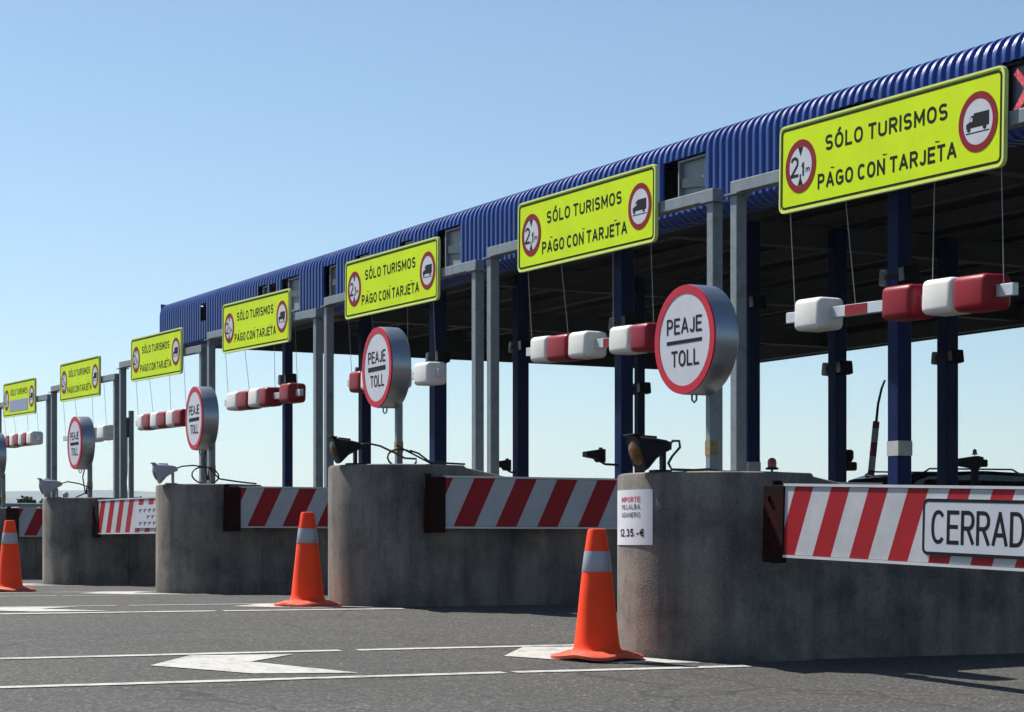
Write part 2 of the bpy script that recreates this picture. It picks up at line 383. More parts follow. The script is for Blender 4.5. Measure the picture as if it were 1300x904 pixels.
# centre lines of the letters in a unit box (x over the letter's width, y over the cap height): width, strokes
_S = arc2(.5, .745, .5, .255, 25, 205, 10) + arc2(.5, .745, .5, .255, 205, 268, 4)[1:] + arc2(.5, .255, .5, .255, 88, 25, 4) + arc2(.5, .255, .5, .255, 25, -155, 10)[1:]
GLYPH = {
 'A': (.74, [[(0, 0), (.5, 1)], [(.5, 1), (1, 0)], [(.18, .30), (.82, .30)]]),
 'B': (.64, [[(0, 0), (0, 1)], [(0, 1), (.5, 1)] + arc2(.5, .76, .44, .24, 80, -80, 10) + [(0, .52)], [(0, .52), (.5, .52)] + arc2(.55, .26, .45, .26, 80, -80, 10) + [(0, 0)]]),
 'C': (.66, [arc2(.52, .5, .52, .5, 42, 318, 24)]),
 'D': (.66, [[(0, 0), (0, 1)], [(0, 1), (.4, 1)] + arc2(.4, .5, .6, .5, 85, -85, 16) + [(.4, 0), (0, 0)]]),
 'E': (.56, [[(0, 0), (0, 1)], [(0, 1), (1, 1)], [(0, .52), (.88, .52)], [(0, 0), (1, 0)]]),
 'G': (.70, [arc2(.52, .5, .52, .5, 42, 350, 24), [(.58, .47), (1, .47)], [(1, .47), (1, .12)]]),
 'I': (.0, [[(0, 0), (0, 1)]]),
 'J': (.44, [[(1, 1), (1, .3)] + arc2(.5, .28, .5, .28, -5, -165, 12)]),
 'L': (.52, [[(0, 1), (0, 0)], [(0, 0), (1, 0)]]),
 'M': (.80, [[(0, 0), (0, 1)], [(0, 1), (.5, .25)], [(.5, .25), (1, 1)], [(1, 1), (1, 0)]]),
 'N': (.66, [[(0, 0), (0, 1)], [(0, 1), (1, 0)], [(1, 0), (1, 1)]]),
 'O': (.70, [arc2(.5, .5, .5, .5, 0, 360, 32)]),
 'P': (.60, [[(0, 0), (0, 1)], [(0, 1), (.5, 1)] + arc2(.5, .73, .5, .27, 80, -80, 12) + [(0, .46)]]),
 'R': (.62, [[(0, 0), (0, 1)], [(0, 1), (.5, 1)] + arc2(.5, .74, .5, .26, 80, -80, 12) + [(0, .48)], [(.5, .48), (1, 0)]]),
 'S': (.60, [_S]),
 'T': (.60, [[(.5, 0), (.5, 1)], [(0, 1), (1, 1)]]),
 'U': (.66, [[(0, 1), (0, .32)] + arc2(.5, .32, .5, .32, 185, 355, 16) + [(1, .32), (1, 1)]]),
 'V': (.70, [[(0, 1), (.5, 0)], [(.5, 0), (1, 1)]]),
 '1': (.22, [[(0, .78), (1, 1)], [(1, 1), (1, 0)]]),
 '2': (.56, [arc2(.5, .72, .5, .28, 165, -30, 14) + [(0, .02)], [(0, 0), (1, 0)]]),
 '3': (.54, [arc2(.45, .75, .5, .25, 160, -85, 14), arc2(.45, .26, .55, .26, 85, -160, 14)]),
 '5': (.54, [[(.95, 1), (.12, 1)], [(.12, 1), (.05, .55)], [(.05, .55)] + arc2(.45, .32, .55, .32, 120, -155, 16)]),
 '-': (.30, [[(0, .36), (1, .36)]]),
 '.': (.02, [[(0, -.03), (0, .09)]]),
 ',': (.06, [[(1, .08), (0, -.16)]]),
 '€': (.66, [arc2(.58, .5, .46, .5, 48, 312, 22), [(-.08, .60), (.72, .60)], [(-.08, .42), (.66, .42)]]),
 'm': (.86, [[(0, 0), (0, .66)], [(0, .5)] + arc2(.25, .44, .25, .2, 170, 5, 8) + [(.5, 0)], [(.5, .44)] + arc2(.75, .44, .25, .2, 170, 5, 8) + [(1, 0)]]),
}
def stroke(bm, pts, t, y):
    """flat band of width t along a centre line in the XZ plane"""
    P = [Vector(p) for p in pts]
    Q = [P[0]]
    for p in P[1:]:
        if (p - Q[-1]).length > 1e-5: Q.append(p)
    P = Q; L_, R_ = [], []
    closed = len(P) > 3 and (P[0] - P[-1]).length < 1e-3
    for i, p in enumerate(P):
        a = (p - P[i - 1]).normalized() if i else None
        b = (P[i + 1] - p).normalized() if i < len(P) - 1 else None
        if closed and a is None: a = (P[-1] - P[-2]).normalized()
        if closed and b is None: b = (P[1] - P[0]).normalized()
        if a is None: a = b
        if b is None: b = a
        na, nb = Vector((-a.y, a.x)), Vector((-b.y, b.x))
        m_ = (na + nb); m_ = m_.normalized() if m_.length > 1e-6 else na
        k = t / 2 / max(.55, m_.dot(na))
        L_.append(p + m_ * k); R_.append(p - m_ * k)
    if closed: L_[-1] = L_[0]; R_[-1] = R_[0]
    lv = [bm.verts.new((v.x, y, v.y)) for v in L_]; rv = [bm.verts.new((v.x, y, v.y)) for v in R_]
    for i in range(len(P) - 1):
        try:
            f = bm.faces.new((lv[i], rv[i], rv[i + 1], lv[i + 1]))
            f.normal_update()
            if f.normal.y > 0: f.normal_flip()
        except ValueError: pass
def text_mesh(body, m, cap, width=None, weight=0.17, spacing=0.2):
    """flat painted lettering in the XZ plane facing -Y, centred in x, baseline z = 0; weight and spacing per cap height"""
    accents = {'Ó': 'O'}
    x = 0.0; places = []
    for ch in body:
        if ch == ' ': x += .34; continue
        g = GLYPH[accents.get(ch, ch)]; places.append((x, ch, g)); x += g[0] + weight + spacing
    total = x - spacing - weight
    t = weight * cap
    sx = ((width - t) / total) if width else cap
    bm = bmesh.new(); lev = 0
    ih = cap - t
    for x, ch, (gw, strokes) in places:
        ss = [(list(s_)) for s_ in strokes]
        if ch == 'Ó': ss.append([(.42, 1.20), (.66, 1.40)])
        for s_ in ss:
            lev = (lev + 1) % 4
            pts = [((x + px_ * gw - total / 2) * sx, t / 2 + pz * ih) for px_, pz in s_]
            # square ends: lengthen straight open ends by half the band where they meet a corner
            if len(pts) == 2 and ch not in '.,':
                d = (Vector(pts[1]) - Vector(pts[0])).normalized() * t / 2
                pts = [tuple(Vector(pts[0]) - d * (.98 if abs(d.x) < 1e-6 or abs(d.y) < 1e-6 else .7)), tuple(Vector(pts[1]) + d * (.98 if abs(d.x) < 1e-6 or abs(d.y) < 1e-6 else .7))]
            stroke(bm, pts, t, -0.00012 * lev)
    me = bpy.data.meshes.new('lettering'); bm.to_mesh(me); bm.free()
    me.materials.append(m)
    return me

def lettering(body, m, cap, width, parent, loc, weight=0.17, spacing=0.2, name='lettering'):
    key = ('text', body, m.name, cap, width)
    if key not in MESH: MESH[key] = text_mesh(body, m, cap, width, weight, spacing)
    o = link(bpy.data.objects.new(name, MESH[key]), parent)
    o.location = loc
    return o

# ------------------------------------------------------------------ ground, markings, hills
def gz(y):
    if y > 14: return 0.0
    return -0.038 * (14 - max(y, 5.0))

YC = [9.975 + 4.63 * k for k in range(8)]      # island centre lines
NX = [6.215] + [6.245] * 7                       # where each round nose ends
HALF = 0.55

ROWS = [-3000, -200, -20, 0] + [5 + 0.5 * i for i in range(0, 19)] + [15, 20, 30, 50, 80, 150, 400, 1500, 6000]
bm = bmesh.new()
xs = [-4000, -300, -30, 0, 4, 8, 12, 20, 40, 100, 500, 6000]
grid = [[bm.verts.new((x, y, gz(y))) for x in xs] for y in ROWS]
for i in range(len(ROWS) - 1):
    for j in range(len(xs) - 1):
        bm.faces.new((grid[i][j], grid[i][j + 1], grid[i + 1][j + 1], grid[i + 1][j]))
tag(obj('ground', bm, M['asphalt']), kind='structure')

def marking(polys):
    bm = bmesh.new()
    for poly in polys:
        bm.faces.new([bm.verts.new((x, y, 0)) for x, y in poly])
    for y in ROWS:
        if 0 < y < 50:
            bmesh.ops.bisect_plane(bm, geom=bm.verts[:] + bm.edges[:] + bm.faces[:], plane_co=(0, y, 0), plane_no=(0, 1, 0))
    for v in bm.verts: v.co.z = gz(v.co.y) + 0.004
    for f in bm.faces:
        f.normal_update()
        if f.normal.z < 0: f.normal_flip()
    return bm

def wobble_strip(x0, x1, y0, y1, w):
    n = max(2, int((x1 - x0) / 0.35)); lo, hi = [], []
    for i in range(n + 1):
        t = i / n; x = x0 + (x1 - x0) * t; y = y0 + (y1 - y0) * t
        lo.append((x, y - w / 2 + random.uniform(-.005, .005))); hi.append((x, y + w / 2 + random.uniform(-.005, .005)))
    return lo + hi[::-1]

lines = []
for k, yc in enumerate(YC[:6]):
    nx = 6.218
    lines.append(wobble_strip(-7, 4.53, yc - 0.63, yc - 0.72, 0.085))
    lines.append(wobble_strip(4.585, 5.95, yc - 0.725, yc - 0.77, 0.085))
    lines.append(wobble_strip(-7, 4.2, yc + 0.68, yc + 0.69, 0.085))
    lines.append(wobble_strip(4.3, 5.75, yc + 0.685, yc + 0.67, 0.085))
road_lines = marking(lines)
tag(obj('road_lines', road_lines, M['road_paint']), kind='structure')
chev = []
for k, yc in enumerate(YC[:6]):
    for x in (-5.05, -3.05, -1.05, 0.95, 2.95, 4.94):
        y = yc + 0.12
        chev.append([(x, y), (x + .36, y + .49), (x + .92, y + .41), (x + .55, y + .06), (x + .30, y)])
        chev.append([(x, y), (x + .30, y), (x + .55, y + .06), (x + .87, y - .65), (x + .36, y - .54)])
tag(obj('road_chevrons', marking([[p for p in c] for c in chev]), M['road_paint']), kind='structure')

# low ridges far away
bm = bmesh.new()
rng = random.Random(3)
nx_, ny_ = 90, 10
g = []
for j in range(ny_):
    row = []
    for i in range(nx_):
        x = -3500 + 8500 * i / (nx_ - 1); y = 2600 + 1500 * j / (ny_ - 1)
        t = j / (ny_ - 1)
        h = (92 + 9 * math.sin(x * 0.0021 + 1) + 6 * math.sin(x * 0.0061 + 2) + 4 * math.sin(x * .0137)) * math.sin(min(1, t * 1.35) * math.pi / 2) + rng.uniform(-1.5, 1.5) * (t > 0)
        row.append(bm.verts.new((x, y, h - 1)))
    g.append(row)
for j in range(ny_ - 1):
    for i in range(nx_ - 1):
        bm.faces.new((g[j][i], g[j][i + 1], g[j + 1][i + 1], g[j + 1][i]))
tag(obj('hills', bm, M['hill'], smooth=True), kind='structure')

# parapet with a rail along the far edge of the plaza
pw = thing('parapet_wall', 'low grey concrete wall with a metal rail along the far edge of the plaza', 'wall', (0, 47, 0))
obj('wall', B((8, 0, 0.55), (90, 0.3, 1.1), bev=0.03), M['parapet'], pw)
bm = tube(bmesh.new(), [(-37, 0, 1.38), (53, 0, 1.38)], 0.045, 8)
for i in range(31): tube(bm, [(-37 + 3 * i, 0, 1.1), (-37 + 3 * i, 0, 1.36)], 0.03, 6)
obj('rail', bm, M['galv'], pw)

# far shrubs and a lamp post beyond the wall
def far_tree(loc, h, w, label):
    t = thing('tree', label, 'tree', loc, group='trees beyond the far wall')
    obj('trunk', tube(bmesh.new(), [(0, 0, 0), (0.1, 0, h * .4), (0, 0.1, h * .8)], [h * .04, h * .03, h * .012], 7), M['bark'], t)
    bm = bmesh.new()
    for i in range(420):
        a = random.uniform(0, 2 * math.pi); rr = math.sqrt(random.random()) * w / 2; z = h * (0.25 + 0.75 * random.random())
        k = math.sqrt(max(0.05, 1 - ((z / h - 0.6) / 0.42) ** 2))
        c = Vector((rr * k * math.cos(a) + random.gauss(0, .08), rr * k * math.sin(a), z))
        s = random.uniform(0.10, 0.26) * h / 4
        n = Vector((random.gauss(0, 1), random.gauss(0, 1), random.gauss(0, 1))).normalized(); u = n.orthogonal().normalized() * s; v = n.cross(u)
        bm.faces.new([bm.verts.new(c + p) for p in (u, v, -u, -v)])
    obj('crown', bm, M['leaf'], t)

# ------------------------------------------------------------------ toll canopy
CAN_ROT = R(1.88)
canopy = thing('toll_canopy', 'long blue corrugated toll plaza canopy with dark underside on blue columns', 'canopy', (10.45, 12.0, 0), CAN_ROT)
cm_inv = (Matrix.Translation((10.45, 12.0, 0)) @ Matrix.Rotation(CAN_ROT, 4, 'Z')).inverted()
def to_can(x, y, z=0.0): return cm_inv @ Vector((x, y, z))
Y0, Y1, DEP = -8.0, 20.9, 10.7
PITCH = 0.108
# openings (local y centre, width, z0, z1)
OPEN = [(0.2, 0.66, 3.74, 4.19), (2.42, 0.62, 4.02, 4.23), (5.02, 0.70, 3.70, 4.21), (10.15, 0.64, 3.70, 4.23), (11.3, 0.42, 3.95, 4.23),
        (12.66, 0.46, 4.0, 4.23), (13.68, 0.42, 3.72, 4.22), (15.12, 0.60, 3.72, 4.22), (15.80, 0.24, 4.02, 4.2), (16.18, 0.34, 3.9, 4.22), (18.72, 0.24, 3.93, 4.22)]
def rib_profile():
    """(x, z, nx, nz) from the curled-in bottom lip up over the curved eave"""
    p = [(0.30, 3.635, 0, -1), (0.07, 3.625, 0, -1), (0.0, 3.68, -1, -.3)]
    for z in (3.70, 3.72, 3.9, 3.95, 4.0, 4.02, 4.19, 4.20, 4.21, 4.22, 4.23): p.append((0.0, z, -1, 0))
    for k in range(1, 7):
        a = R(90 * k / 6); p.append((0.19 - 0.19 * math.cos(a), 4.23 + 0.19 * math.sin(a), -math.cos(a), math.sin(a)))
    p += [(1.2, 4.46, 0, 1), (DEP, 4.52, 0, 1)]
    return p
def fascia_bm():
    bm = bmesh.new(); P = rib_profile(); D = 0.027
    rows = []
    y = Y0
    n = int((Y1 - Y0) / PITCH)
    for i in range(n):
        for f, d in ((0.0, 0.0), (0.36, 0.0), (0.50, D), (0.86, D)):
            rows.append((Y0 + (i + f) * PITCH, d))
    V = [[bm.verts.new((x + d * nx, y, z + d * nz)) for x, z, nx, nz in P] for y, d in rows]
    for i in range(len(V) - 1):
        ym = (rows[i][0] + rows[i + 1][0]) / 2
        for j in range(len(P) - 1):
            zm = (P[j][1] + P[j + 1][1]) / 2
            if P[j][0] < 0.02 and P[j + 1][0] < 0.005 and any(abs(ym - c) < w / 2 and a < zm < b for c, w, a, b in OPEN): continue
            bm.faces.new((V[i][j], V[i + 1][j], V[i + 1][j + 1], V[i][j + 1]))
    return bm
obj('fascia', fascia_bm(), M['blue'], canopy, smooth=28)
# ribbed end wall (far end, along the lane) with rounded corner of the fascia
bm = bmesh.new(); rows = []
n = int(DEP / PITCH)
for i in range(n):
    for f, d in ((0.0, 0.0), (0.36, 0.0), (0.5, 0.022), (0.86, 0.022)): rows.append((0.02 + (i + f) * PITCH, d))
V = [[bm.verts.new((x, Y1 + d, z)) for z in (3.78, 4.0, 4.25, 4.44)] for x, d in rows]
for a, b in zip(V, V[1:]):
    for j in range(3): bm.faces.new((a[j], b[j], b[j + 1], a[j + 1]))
obj('end_fascia', bm, M['blue'], canopy)
obj('end_lining', B((DEP / 2, Y1 - .05, 4.03), (DEP - .1, 0.02, 0.56)), M['deck'], canopy)
bm = B((DEP + 0.03, (Y0 + Y1) / 2, 4.12), (0.05, Y1 - Y0, 0.68))
obj('rear_fascia', bm, M['deck'], canopy)
# backing sheet of the fascia box and the ribbed ceiling
bm = B((0.56, (Y0 + Y1) / 2, 3.98), (0.04, Y1 - Y0 - 0.1, 0.68))
box(bm, (0.43, (Y0 + Y1) / 2, 3.65), (0.24, Y1 - Y0 - 0.1, 0.02))
obj('fascia_backing', bm, M['deck'], canopy)
bm = bmesh.new()
rows = []
x = 0.6
while x < DEP - .1:
    rows += [(x, 4.30), (x + .12, 4.30), (x + .15, 4.25), (x + .27, 4.25)]; x += 0.30
V = [[bm.verts.new((x, y, z)) for y in (Y0 + .1, Y1 - .065)] for x, z in rows]
for a, b in zip(V, V[1:]): bm.faces.new((a[0], b[0], b[1], a[1]))
obj('ceiling', bm, M['deck'], canopy)
def ibeam(bm, p, q, h, w):
    """I section between two points at the same height, top at p.z"""
    p, q = Vector(p), Vector(q); d = (q - p); L = d.length; mid = (p + q) / 2
    rot = Matrix.Rotation(math.atan2(d.y, d.x), 4, 'Z')
    box(bm, mid + Vector((0, 0, -0.01)), (L, w, 0.02), rot); box(bm, mid + Vector((0, 0, -h + 0.01)), (L, w, 0.02), rot)
    box(bm, mid + Vector((0, 0, -h / 2)), (L, 0.015, h - 0.042), rot)
for i in range(9):
    x = 1.15 + 1.12 * i
    o = obj('purlin', (lambda: ibeam(b := bmesh.new(), (0, Y0 + .15, 4.245), (0, Y1 - .12, 4.245), 0.16, 0.09) or b), M['purlin'], canopy, key='purlin')
    o.location.x = x
for i in range(6):
    o = obj('rafter', (lambda: ibeam(b := bmesh.new(), (0.62, 0, 4.08), (DEP - .05, 0, 4.08), 0.26, 0.16) or b), M['purlin'], canopy, key='rafter')
    o.location.y = -2.05 + 4.63 * i if i else -6.0
o = obj('edge_beam', (lambda: ibeam(b := bmesh.new(), (0, Y0 + .15, 4.0), (0, Y1 - .12, 4.0), 0.24, 0.14) or b), M['purlin'], canopy); o.location.x = DEP - 0.35

def column(x, y, w, label_band=None, zb=0.6):
    p = to_can(x, y)
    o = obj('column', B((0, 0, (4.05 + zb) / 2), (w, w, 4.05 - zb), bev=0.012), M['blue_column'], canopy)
    o.location = (p.x, p.y, 0)
    bp = obj('base_plate', B((0, 0, zb + .012), (w + .12, w + .12, 0.024)), M['galv'], o)
    if label_band:
        b_ = obj('label_band', B((0, 0, label_band), (w + .006, w + .006, 0.13)), M['band_white'], o)
    return o
COLS = [(11.012, 14.605, .152, 1.31), (10.85, 19.235, .152, None), (10.74, 23.865, .172, None), (10.396, 28.495, .125, None),
        (12.466, 19.235, .155, 1.32), (11.921, 23.865, .162, None), (11.621, 28.495, .15, None), (13.704, 23.865, .11, None),
        (13.632, 19.235, .155, None), (15.195, 19.235, .178, None)]
for x, y, w, lb in COLS: column(x, y, w, lb)

# lane signals set in the fascia openings
def lane_signal(yl, w, z0, z1, kind, label, off=0.10):
    p = canopy_world(0.085, yl, 0)
    t = thing('lane_signal', label, 'lane signal', (p.x, p.y, z0), R(-90) + CAN_ROT, 'lane signals in the canopy fascia')
    h = z1 - z0
    obj('housing', ring_prism(bmesh.new(), [(-w / 2, 0), (w / 2, 0), (w / 2, h), (-w / 2, h)], [(-w / 2 + .02, .02), (w / 2 - .02, .02), (w / 2 - .02, h - .02), (-w / 2 + .02, h - .02)], -0.07, 0.22), M['panel_grey' if kind == 'panel' else 'black'], t)
    scr = obj('screen', B((0, 0.0, h / 2), (w - .042, 0.05, h - .042)), M['panel_grey'] if kind == 'panel' else M['screen_dark'], t)
    if kind == 'panel':
        obj('louvre', B((0, -0.04, h * .52), (w - .05, 0.03, h * .18), Matrix.Rotation(R(6), 4, 'Y')), M['screen_dark'], t)
    if kind == 'cross':
        bm = bmesh.new()
        for a in (48, -48): box(bm, (0, -0.03 + 0.003 * (a > 0), h / 2), (h * .95, 0.01, 0.055), Matrix.Rotation(R(a), 4, 'Y'))
        obj('red_cross', bm, M['led_red'], scr)
    if kind == 'red':
        obj('red_lamp', lathe(bmesh.new(), [(0.0, -.05), (0.05, -.045), (0.06, -.027)], 16, 'Y'), M['beacon_red'], scr).location = (0, 0, h / 2)
    return t
cm = cm_inv.inverted()
def canopy_world(x, y, z): return cm @ Vector((x, y, z))
lane_signal(0.31, 0.42, 3.75, 4.18, 'cross', 'dark lane signal with a red lit cross beside the nearest yellow sign')
lane_signal(2.42, 0.5, 3.90, 4.2, 'panel', 'signal box in the dark gap just over the nearest yellow sign')
lane_signal(4.93, 0.50, 3.70, 4.20, 'panel', 'grey lane signal panel in the blue fascia right of the second yellow sign')
lane_signal(10.07, 0.46, 3.70, 4.22, 'panel', 'grey lane signal panel in the blue fascia right of the third yellow sign')
lane_signal(11.26, 0.32, 3.95, 4.22, 'panel', 'small grey signal box peeping over the right half of the third yellow sign')
lane_signal(12.62, 0.36, 4.0, 4.22, 'panel', 'small grey signal box peeping over the left half of the third yellow sign')
lane_signal(13.64, 0.32, 3.74, 4.21, 'panel', 'narrow grey signal panel left of the third yellow sign')
lane_signal(15.06, 0.46, 3.74, 4.21, 'panel', 'grey lane signal panel behind the right end of the fourth yellow sign')
lane_signal(15.80, 0.20, 4.03, 4.19, 'red', 'tiny dark signal with a red lamp above the fourth yellow sign')
lane_signal(16.14, 0.26, 3.92, 4.21, 'panel', 'narrow grey panel above the middle of the fourth yellow sign')
lane_signal(18.72, 0.2, 3.94, 4.21, 'red', 'dark slot signal with red lamp near the far end of the canopy')

# ------------------------------------------------------------------ islands
def outline(nx, x1, r, half, n=26):
    pts = []
    for k in range(n + 1):
        a = R(90 + 180 * k / n); pts.append((nx + r * math.cos(a), r * math.sin(a)))
    return pts
TOP = [0.867, 1.072, 1.047, 1.013, 0.97, 0.97, 0.97, 0.97]
def island_bm(k):
    bm = bmesh.new(); nx = NX[k]; yc = YC[k]; H = TOP[k]
    stations = [(nx + .02, HALF, H), (nx + .30, HALF, H - .005), (nx + .34, HALF - .045, H - .02), (nx + 1.5, HALF - .045, H - .24), (nx + 16, HALF - .045, H - .26)]
    nose = outline(nx, 0, HALF, HALF)
    up = [(nx + s - nx, h, z) for s, h, z in stations]
    loop = [(x, y, H) for x, y in nose]
    right = [(x, -h, z) for x, h, z in up]; left = [(x, h, z) for x, h, z in up][::-1]
    full = left + loop + right                      # open at the far right end
    cxm = nx + 4
    rings = []
    for lvl in range(7):
        ring = []
        for (x, y, z) in full:
            base = gz(yc + y) - 0.05
            if lvl <= 4: zz = base + (z - .025 - base) * lvl / 4; s = 1.0
            elif lvl == 5: zz = z - .007; s = 0.992
            else: zz = z; s = 0.97
            X = nx + (x - nx) * s if x < nx else x
            ring.append(bm.verts.new((X, y * s, zz)))
        rings.append(ring)
    for a, b in zip(rings, rings[1:]):
        for i in range(len(full) - 1): bm.faces.new((a[i], a[i + 1], b[i + 1], b[i]))
        bm.faces.new((a[-1], a[0], b[0], b[-1]))
    t = rings[-1]; nL = len(left); nN = len(loop)
    # top: strips between left and right side, then fan-free nose
    Ltop = t[:nL][::-1]; Rtop = t[nL + nN:]
    for i in range(len(Ltop) - 1): bm.faces.new((Ltop[i], Ltop[i + 1], Rtop[i + 1], Rtop[i]))
    nose_v = t[nL:nL + nN]
    bm.faces.new([Ltop[0]] + nose_v + [Rtop[0]])
    return bm
ISL = ['nearest toll island, round concrete nose with a price notice', 'second nearest toll island, concrete nose with black lamp and looped cables',
       'third nearest toll island, grey concrete nose with pale lamp and rusty bracket', 'fourth toll island, concrete nose right of the leftmost cone',
       'fifth toll island, cut by the left edge of the photo behind the leftmost cone', 'sixth toll island, mostly hidden far behind the fifth one', 'seventh toll island hidden farther back', 'eighth toll island, the farthest']
for k in range(8):
    t = thing('toll_island', ISL[k], 'toll island', (0, YC[k], 0), group='concrete toll islands')
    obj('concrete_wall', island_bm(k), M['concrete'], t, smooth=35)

# ------------------------------------------------------------------ toll discs
def toll_sign(k, zc, yaw, label):
    nx = NX[k]; X = 6.10 + (0 if k == 0 else 0.04)
    H = TOP[k]
    t = thing('toll_sign', label, 'toll sign', (X + 0.10, YC[k], H), 0, 'round toll signs on the island noses')
    zz = zc - H
    dr = obj('drum', lambda: lathe(bmesh.new(), [(0.29, -.075), (0.309, -.075), (0.312, -.068), (0.312, .07), (0.306, .078), (0.29, .079)], 48, 'Y'), M['zinc_sheet'], t, smooth=30, key='drum')
    dr.location = (-0.10, 0, zz); dr.rotation_euler = (0, 0, R(-90) + yaw)
    obj('red_ring', lambda: ring_prism(bmesh.new(), circ(0.309, 48), circ(0.262, 48), -0.086, -0.076), M['ring_red'], dr, key='ring')
    obj('white_face', lambda: prism(bmesh.new(), circ(0.2625, 48), -0.083, -0.0765), M['sign_white'], dr, key='wface')
    lettering('PEAJE', M['ink'], 0.092, 0.36, dr, (0, -0.0845, 0.035), 0.15, .17)
    lettering('TOLL', M['ink'], 0.092, 0.285, dr, (0.01, -0.0845, -0.150), 0.15, .17)
    obj('dividing_bar', B((0, -0.0835, -0.010), (0.36, 0.003, 0.02 if k == 0 else 0.034)), M['ink'], dr)
    pole = obj('pole', B((0, 0, (zz - .25) / 2), (0.05, 0.05, zz - .25), bev=.005), M['galv'], t)
    obj('yellow_tape', B((0, 0, 0.15), (0.054, 0.054, 0.085)), M['tape'], pole)
    obj('foot_plate', B((0, 0, 0.006), (0.12, 0.12, 0.012)), M['galv'], pole)
    obj('hook', tube(bmesh.new(), [(-.13, 0, zz - .30), (-.13, 0, zz - .34), (-.115, 0, zz - .355), (-.10, 0, zz - .34), (-.10, 0, zz - .30)], 0.006), M['galv'], t)
    bmc = tube(bmesh.new(), [(-.06, 0.02, zz - .31), (-.08, .02, zz - .40), (-.045, .03, zz - .6), (-.03, .03, .16), (-.03, .03, .05)], 0.008)
    if k >= 2: obj('cable', bmc, M['cable'], t)
    else: bmc.free()
ZC = [1.628, 1.832, 1.696, 1.665, 1.70]
TL = ['round PEAJE TOLL sign on the nearest island, largest of the row', 'round PEAJE TOLL sign on the second island, left of centre in the photo',
      'round PEAJE TOLL sign on the third island, in front of two grey posts', 'round PEAJE TOLL sign between the two leftmost grey post pairs', 'toll sign drum cut by the left edge of the photo']
for k in range(5): toll_sign(k, ZC[k], [R(2), R(-1), R(-2), R(1), 0][k], TL[k])

# ------------------------------------------------------------------ lane portals, overhead signs, gauge bars
SIGN_Y = [12.16 + 4.613 * i for i in range(7)]
SIGN_Z = [3.37, 3.47, 3.46, 3.43, 3.37, 3.34, 3.31]
BEAM_Z = [3.40, 3.475, 3.46, 3.45, 3.40, 3.33, 3.30]   # top of each beam at lane centre
TILT = [R(1.3), R(0.9), R(1.0), R(1.4), R(1.3), R(1.2), R(1.3)]
ORD = ['nearest', 'second nearest', 'third nearest', 'fourth', 'fifth', 'sixth', 'farthest']
def sign_local(w, h): pass
SW, SH = 2.66, 0.655
def roundel(kind, parent, x):
    r = 0.205
    if kind == 'height':
        o = obj('height_roundel', lambda: ring_prism(bmesh.new(), circ(r, 48), circ(r * .74, 48), -0.0032, -0.0008), M['sign_red'], parent, key='hring')
        o.location = (x, 0, 0)
        obj('white_disc', lambda: prism(bmesh.new(), circ(r * .745, 48), -0.0022, -0.0008), M['sign_white'], o, key='hdisc')
        def tri():
            bm = prism(bmesh.new(), [(-.035, .148), (.035, .148), (0, .075)], -.0032, -.0023)
            prism(bm, [(-.035, -.148), (0, -.075), (.035, -.148)], -.0032, -.0023); return bm
        obj('arrowheads', tri, M['ink'], o, key='tri')
        lettering('2', M['ink'], 0.160, 0.105, o, (-0.080, -0.0032, -0.08), 0.15, name='number')
        lettering(',1', M['ink'], 0.105, 0.06, o, (0.018, -0.0032, -0.08), 0.19, .12, name='number')
        lettering('m', M['ink'], 0.055, 0.055, o, (0.098, -0.0032, -0.06), 0.17, name='number')
    else:
        o = obj('lorry_roundel', lambda: ring_prism(bmesh.new(), circ(r, 48), circ(r * .76, 48), -0.0032, -0.0008), M['sign_red'], parent, key='lring')
        o.location = (x, 0, 0)
        obj('white_disc', lambda: prism(bmesh.new(), circ(r * .765, 48), -0.0022, -0.0008), M['sign_white'], o, key='ldisc')
        def lorry():
            bm = prism(bmesh.new(), [(-.045, -.035), (.118, -.035), (.118, .062), (-.045, .062)], -.0032, -.0023)
            prism(bm, [(-.122, -.035), (-.046, -.035), (-.046, .048), (-.074, .048), (-.088, .006), (-.122, -.004)], -.0032, -.0023)
            for cx in (-.095, .072): prism(bm, circ(.019, 14, cx, -.042), -.0034, -.0024)
            prism(bm, [(-.125, -.074), (.122, -.074), (.122, -.066), (-.125, -.066)], -.0032, -.0023)
            return bm
        obj('lorry_silhouette', lorry, M['ink'], o, key='lorry')
        obj('cab_window', lambda: prism(bmesh.new(), [(-.080, .008), (-.056, .008), (-.056, .036), (-.070, .036)], -.0042, -.0037), M['sign_white'], o, key='cabwin')
